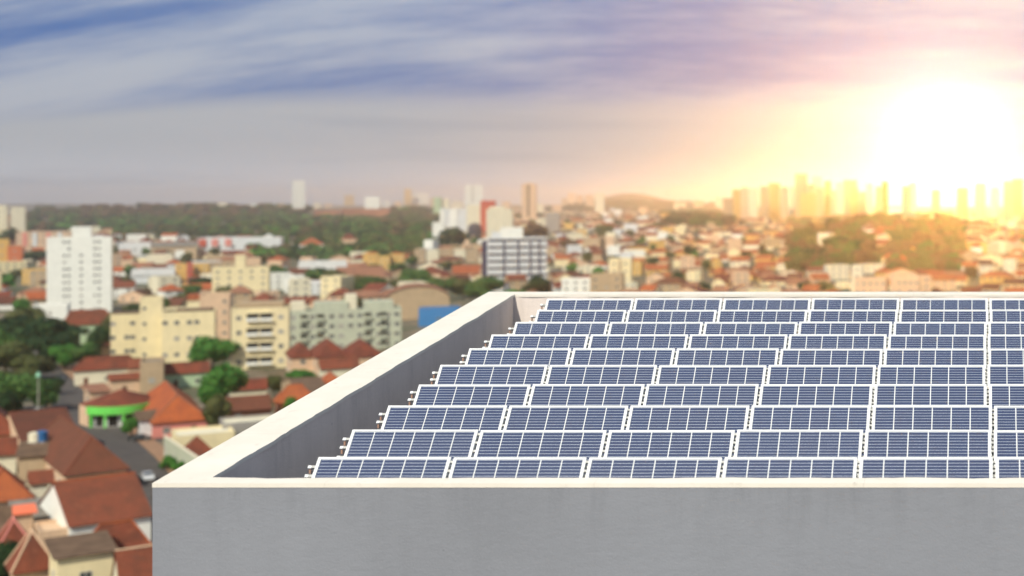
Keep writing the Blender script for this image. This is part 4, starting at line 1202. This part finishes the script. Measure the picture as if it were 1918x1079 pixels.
tr(420, 778, 82, 668, 3, 'tall bright green tree below the round one')
tr(408, 812, 52, 735, 2, 'yellowish green tree at the foot of the tall bright one')
tr(440, 742, 34, 700, 2, 'small olive tree beside the tall bright green tree')
tr(562, 724, 58, 688, 3, 'round green bush tree below the domed red roofs')
tr(512, 742, 36, 700, 2, 'olive tree under the balcony flats')
tr(548, 778, 34, 740, 3, 'round green bush before the vivid orange house')
tr(247, 818, 34, 776, 3, 'small green tree in front of the green corner shop')
tr(322, 722, 22, 690, 1, 'dark shrub beside the pale green wall')
tr(255, 706, 20, 676, 1, 'dark shrub beside the tan block')
tr(-10, 690, 80, 606, 0, 'mid green tree cut by the left edge above the olive ones')
tr(50, 640, 80, 572, 2, 'olive tree behind the largest dark tree')
tr(132, 652, 70, 606, 1, 'dark tree before the mint green house')
tr(48, 742, 60, 680, 2, 'olive tree right behind the lamp head')
tr(100, 740, 34, 705, 1, 'small dark tree at the left kerb of the street')
tr(8, 785, 60, 728, 1, 'dark tree behind the red hip roof at the left edge')
tr(12, 1104, 60, 1002, 1, 'very dark tree in the bottom left corner')
tr(335, 892, 30, 862, 3, 'clipped green hedge tree on the pavement by the whitewashed wall', low=.0)
tr(316, 880, 34, 852, 3, 'green hedge bush at the corner of the whitewashed wall', low=.0)
tr(842, 470, 60, 424, 1, 'dark round tree in front of the white office complex', False)
tr(1004, 462, 66, 416, 4, 'brown green tree right of the cream ribbed tower', False)
tr(1006, 562, 62, 514, 1, 'dark round tree at the foot of the banded office', True)
tr(912, 566, 76, 512, 0, 'broad green tree left of the banded office foot', True)
tr(868, 560, 56, 520, 2, 'olive tree just above the parapet corner', True)
tr(700, 560, 70, 514, 0, 'green tree in front of the ochre flats', True)
tr(746, 556, 50, 520, 2, 'olive tree left of the broad red roofed hall', True)
tr(780, 552, 62, 500, 0, 'tall green tree above the arched hall', True)
tr(822, 562, 56, 516, 0, 'green tree above the blue shed', True)
tr(588, 540, 44, 500, 0, 'green tree left of the pinkish warehouse', True)
tr(624, 540, 48, 502, 2, 'olive tree in front of the wide pale warehouse', True)
tr(518, 532, 46, 494, 0, 'green tree right of the cream block with the stair tower', True)
tr(18, 462, 40, 426, 1, 'dark green tree between the cream twin towers and the orange building', False)
tr(64, 492, 44, 467, 1, 'dark tree right of the orange building', False)
tr(388, 545, 56, 519, 1, 'dark green tree between the ochre flats and the cream block', False)
tr(348, 570, 40, 548, 2, 'olive trees left of the orange roofed cream house', False)
tr(1062, 470, 40, 445, 4, 'brownish tree on the hillside right of the banded office', False)
tr(1128, 450, 40, 420, 2, 'olive tree in the middle of the hillside houses', False)

# ------------------------------------------------------------------ filling the city: houses
def limit(px):
    if px < 285: return 1079
    if px < 918: return 905 - .5656 * (px - 285)
    return 548
def blocked(x, y, r):
    for fx, fy, fr in foot:
        if (x - fx) ** 2 + (y - fy) ** 2 < (fr + r) ** 2: return True
    return False
def on_road(x, y):
    return any((x - a) ** 2 + (y - b_) ** 2 < 144 for a, b_ in dense)
# the woods, as outlines on the photograph
def wood(px, py):
    if px < 830:
        if py < (446 if px > 215 else 436) and px > 45: return True
        if 480 < px < 830 and py < 470: return True
        if 470 < px < 780 and 470 <= py < 492: return True
    if 1478 < px < 1800 and 405 < py < 512 and mnoise.noise((px * .018, py * .04, 5)) > -.22: return True
    if 1240 < px < 1372 and 398 < py < 424: return True
    if 960 < px < 1380 and py < 396: return True
    return False
cands = []
py = 1330.0
while py > 397:
    step = 5.0 if py < 470 else 6.0 + (py - 470) * .055
    D = float(hit(900, py).y) if py < 500 else F * CAMZ / (py - PY0)
    wlot = (15.5 if D < 1200 else 17.0) * F / D
    px = -460 + rnd.uniform(0, wlot)
    while px < 2120:
        ppy = py + rnd.uniform(-.5, .5) * step
        cands.append((px + rnd.uniform(-.2, .2) * wlot, ppy)); px += wlot * rnd.uniform(.85, 1.35)
    py -= step
cands.sort(key=lambda c_: -c_[1])
LM = [(148, 500, 'the big white tower'), (300, 620, 'the cream flats'), (487, 630, 'the balcony flats'), (645, 610, 'the long green and white flats'), (450, 525, 'the block with a stair tower'),
      (360, 508, 'the ochre flats with a red stripe'), (448, 460, 'the supermarket'), (800, 560, 'the arched hall'), (965, 485, 'the banded office block'), (1162, 500, 'the pale cream hillside block'),
      (1135, 535, 'the tan brick block'), (990, 385, 'the tall tan tower'), (1245, 445, 'the small bright white house'), (1332, 490, 'the glowing cream house'), (1630, 535, 'the two pale buildings under the glow'),
      (1445, 385, 'the golden skyline'), (230, 760, 'the green corner shop'), (60, 830, 'the blue water tank'), (1180, 375, 'the bare brown hill'), (870, 400, 'the white office complex'), (820, 510, 'the red roofed hall'),
      (1860, 480, 'the right end of the far parapet')]
WN = {CREAM.name: 'cream', CREAM2.name: 'pale', WHITE.name: 'white', COOLW.name: 'grey white', PEACH.name: 'peach', TAN.name: 'tan', OCHRE.name: 'ochre'}
RN = {RED.name: 'red', ORANGE.name: 'orange', BROWN.name: 'brown', PALE.name: 'faded pink', GREYR.name: 'grey', WHITER.name: 'white'}
auto = []; far = []
# shared meshes for the filler houses
hm_cache = {}
def filler_parts(kind, wb, db, fl, wm, rm):
    key = (kind, wb, db, fl, wm.name, rm.name)
    if key not in hm_cache:
        h = 3.1 * fl; q = MB(); q.box(0, wb, 0, db, -DEEP * 2, h, wm)
        rq = roof_mesh(kind, wb, db, h, 2.9 if kind != 'flat' else .4, .5, rm, wm, q)
        hm_cache[key] = (q, rq, q.mesh('wall'), rq.mesh('roof'))
    return hm_cache[key]
far_v, far_f, far_mi, far_mats = [], [], [], []
def far_mat(m_):
    if m_ not in far_mats: far_mats.append(m_)
    return far_mats.index(m_)
def add_far(q, P, psi):
    i = len(far_v); c_, s_ = math.cos(psi), math.sin(psi)
    far_v.extend((P[0] + c_ * x - s_ * y, P[1] + s_ * x + c_ * y, P[2] + z) for x, y, z in q.v)
    far_f.extend(tuple(i + a for a in f) for f in q.f); mm = [far_mat(a) for a in q.mats]
    far_mi.extend(mm[a] for a in q.mi)
auto_trees = []; hid_trees = []
cell_hash = {}
n_auto = 0
for (px, py) in cands:
    if wood(px, py): continue
    if (428 < px < 760 and 590 < py < 780) or (190 < px < 440 and 670 < py < 800) or (px < 300 and py > 760) or (px < 205 and 586 < py < 790) or (765 < px < 880 and 560 < py < 660): continue
    P = hit(px, py)
    if P.y > 5200: continue
    D = P.y
    hpx = 9.0 / D * F
    inview = not (py - hpx > limit(px) + 4 or py - hpx > 1079 or px < -30 or px > 1950)
    if not inview and (D > 2600 or (P.x > -22 and D < 60) or D < 120 or (D < 700 and P.x > -.02 * D - 60 and px > 1300)): continue
    if px > 930 and D < 330: continue
    if on_road(P.x, P.y): continue
    if blocked(P.x, P.y + 4, 6.0 if D < 1500 else 5): continue
    if rnd.random() < (.17 if px > 960 else .26):
        (auto_trees if inview else hid_trees).append((P, px, py)); foot.append((P.x, P.y, 4.0)); continue
    gold = px > 960
    kind = rnd.choices(('hip', 'gable', 'side', 'flat'), (4, 5, 2, 3 if not gold else 1.2))[0]
    fl = rnd.choices((1, 2, 3, 4), (8, 4, 1 if not gold else .7, .4))[0]
    if fl > 2: kind = 'flat'
    wb = rnd.choice((9, 11, 14, 18)) if D > 600 else rnd.choice((9, 11, 13)); db = rnd.choice((8, 10, 12))
    wm = rnd.choices((CREAM2, WHITE, PEACH, CREAM, COOLW, TAN, OCHRE), (5, 2.5, 4.5, 2, 1.5, 3, .6) if px < 1180 else (4, 1, 5, 4, .3, 4, 3))[0]  # towards the right, warmer walls carry the golden glow in their colour
    rm = rnd.choices((RED, ORANGE, BROWN, PALE), (5, 3 if not gold else 4 if px < 1180 else 9, 2, 2.5))[0] if kind != 'flat' else rnd.choices((GREYR, WHITER), (2, 2))[0]  # terracotta roofs, more orange to the right to carry the glow
    psi = math.atan((PX0 - px) / F) * .9 + rnd.choice((-.25, 0, .12, .3, -.5)) + rnd.uniform(-.06, .06)
    q, rq, me_w, me_r = filler_parts(kind, wb, db, fl, wm, rm)
    foot.append((P.x, P.y + db / 2, min(wb, db) * .42))
    if inview and n_auto < 215:
        n_auto += 1
        auto.append((P, psi, me_w, me_r, px, py, WN[wm.name], RN[rm.name], kind, fl, wb, db))
    else:
        add_far(q, P, psi); add_far(rq, P, psi)
def landmark(px, py):
    b_ = min(LM, key=lambda l_: (l_[0] - px) ** 2 + 4 * (l_[1] - py) ** 2)
    ddx, ddy = px - b_[0], (py - b_[1]) * 1.6
    if abs(ddx) > abs(ddy): rel = 'right of' if ddx > 0 else 'left of'
    else: rel = 'below' if ddy > 0 else 'beyond'
    return f'{rel} {b_[2]}'
def numbered(items, base_of):
    """labels: alike ones near the same landmark are told apart by their order from the left"""
    by = {}
    for it in items: by.setdefault(base_of(it), []).append(it)
    out = {}
    for k, its in by.items():
        its.sort(key=lambda i_: i_[4] if len(i_) > 4 else i_[1])
        for j, it in enumerate(its):
            if len(its) == 1: pre = 'the'
            elif j == 0: pre = 'leftmost'
            elif j == len(its) - 1: pre = 'rightmost'
            elif len(its) == 3: pre = 'middle'
            else: pre = ORD[min(j, 9)] + ' from left,'
            out[id(it)] = (pre + ' ' if pre != 'the' else '') + k
    return out
def hbase(it):
    roofn = {'flat': 'flat roofed', 'hip': f'{it[7]} hip roofed', 'gable': f'{it[7]} roofed', 'side': f'{it[7]} gable fronted'}[it[8]]
    return f'{it[6]} {roofn} house {landmark(it[4], it[5])}'
labs = numbered(auto, hbase)
for it in auto:
    P, psi, me_w, me_r, px, py = it[:6]
    o = thing('house', labs[id(it)], 'house', P, psi, 'houses ' + landmark(px, py))
    link('wall', me_w, o); link('roof', me_r, o)
    if F / P.y * 1.2 > 1.6:
        for f_ in range(it[9]):
            n = max(2, it[10] // 4)
            for i in range(n): add_window(o, it[10] * (i + .5) / n, f_ * 3.1 + 1.0, 1.4, 1.2)
me = bpy.data.meshes.new('distant_houses'); me.from_pydata(far_v, [], far_f)
for m_ in far_mats: me.materials.append(m_)
me.polygons.foreach_set('material_index', far_mi); me.update()
o = link('distant_houses', me); o['kind'] = 'stuff'; o['label'] = 'hundreds of small red roofed houses blurring together over the far hillside'

# trees between the houses
near_t = [(P, px, py) for (P, px, py) in auto_trees][:120]
near_t = [(P, px, py, rnd.choices((0, 1, 2, 3, 4), (3, 3, 4, 1, 2 if px > 900 else .3))[0], px) for (P, px, py) in near_t]
TN = ['green', 'dark green', 'olive', 'bright green', 'brownish']
tlabs = numbered(near_t, lambda it: f'{TN[it[3]]} tree {landmark(it[1], it[2])}')
for it in near_t:
    P, px, py, g, _ = it
    cw = rnd.uniform(7, 13)
    tree_at(P, rnd.uniform(6, 11), cw, g, P.y < 620, tlabs[id(it)], 'trees among the houses ' + landmark(px, py))
# woods: one mass each
def woodmass(name, pts, label, mats_):
    base = []
    for k in range(4):
        V, Fc = rock(90 + k, 130, .19, .9)
        base.append((np.array(V), Fc))
    Vs, Fs, Ms = [], [], []; i0 = 0
    for (x, y, z, r, hgt, mi) in pts:
        V, Fc = base[rnd.randrange(4)]
        a = rnd.random() * 6.28; c_, s_ = math.cos(a), math.sin(a)
        W = np.stack([x + r * (c_ * V[:, 0] - s_ * V[:, 1]), y + r * (s_ * V[:, 0] + c_ * V[:, 1]), z + hgt * (V[:, 2] * .55 + .45)], 1)
        Vs.append(W); Fs.extend(tuple(i0 + a_ for a_ in f) for f in Fc); Ms.extend([mi] * len(Fc)); i0 += len(V)
    me = bpy.data.meshes.new(name); me.from_pydata(np.concatenate(Vs).tolist(), [], Fs)
    for m_ in mats_: me.materials.append(m_)
    me.polygons.foreach_set('material_index', Ms); me.update()
    o = link(name, me); o['kind'] = 'stuff'; o['label'] = label
def scatter(n, x0, x1, y0, y1, accept, wts, rr=(5, 9)):
    out = []; tries = 0
    while len(out) < n and tries < n * 12:
        tries += 1
        px, py = rnd.uniform(x0, x1), rnd.uniform(y0, y1)
        if not accept(px, py): continue
        if mnoise.noise((px * .03, py * .11, 9)) > .27: continue
        P = hit(px, py)
        if P.y > 7500 or blocked(P.x, P.y, 3.0): continue
        k = 1.0 if P.y < 1600 else min(2.2, P.y / 1600)
        r = rnd.uniform(*rr) * k
        w3 = wts(px, py); 
        out.append((P.x, P.y, P.z - 1, r, rnd.uniform(8, 13) * min(1.3, k), rnd.choices(range(5), w3)[0]))
    return out
def w_left(px, py):
    if py < 412 and 150 < px < 470: return (.6, 1, 2, 0, 9)
    if py < 412: return (2, 4, 4, .2, 4)
    return (4, 5, 2.5, 1.2, .7)
pts = scatter(1500, 46, 832, 381, 492, lambda a, b_: wood(a, b_) and not (585 < a < 735 and 386 < b_ < 412), w_left)
woodmass('left_woods', pts, 'dark green and brown wood covering the ridge at the left', (G1, G2, G3, G4, G5))
pts = scatter(520, 1462, 1815, 402, 524, lambda a, b_: wood(a, b_), lambda a, b_: (1.5, .5, 6, .3, 6))  # mostly olive and dry brown leaves, golden glow put into the foliage colour
woodmass('golden_woods', pts, 'wooded hill glowing under the low sun', (G1, G2, G3, G4, G5))
pts = scatter(420, 960, 1400, 380, 424, lambda a, b_: wood(a, b_), lambda a, b_: (2, 3, 4, 0, 4))
woodmass('hillside_woods', pts, 'low olive woodland on the far slope', (G1, G2, G3, G4, G5))
pts = [(P.x, P.y, P.z - 1, rnd.uniform(5, 9), rnd.uniform(7, 11), rnd.choices(range(5), (2, 3, 4, .3, 3))[0]) for (P, px, py) in auto_trees[120:] + hid_trees]
woodmass('scattered_trees', pts, 'scattered trees between the far houses', (G1, G2, G3, G4, G5))
# red earth terraces above the wood
for (a, b_, yt, yb, lb) in ((588, 640, 394, 404, 'left red earth bank above the wood'), (640, 735, 391, 408, 'long red earth bank under the squat white building')):
    P = hit(a, yb); psi = math.atan((PX0 - a) / F); w_ = span(a, b_, P.y, psi); h = (yb - yt) / F * P.y
    q = MB(); q.hexa([(0, 0, -6), (w_, 0, -6), (w_, 60, -6), (0, 60, -6), (w_ * .06, 8, h), (w_ * .95, 8, h * .9), (w_, 60, h), (0, 60, h)], plain('red_earth', (.33, .14, .08), .95, .25, .02))
    o = q.build('earth_bank', None, P); o.rotation_euler = (0, 0, psi); o['kind'] = 'structure'
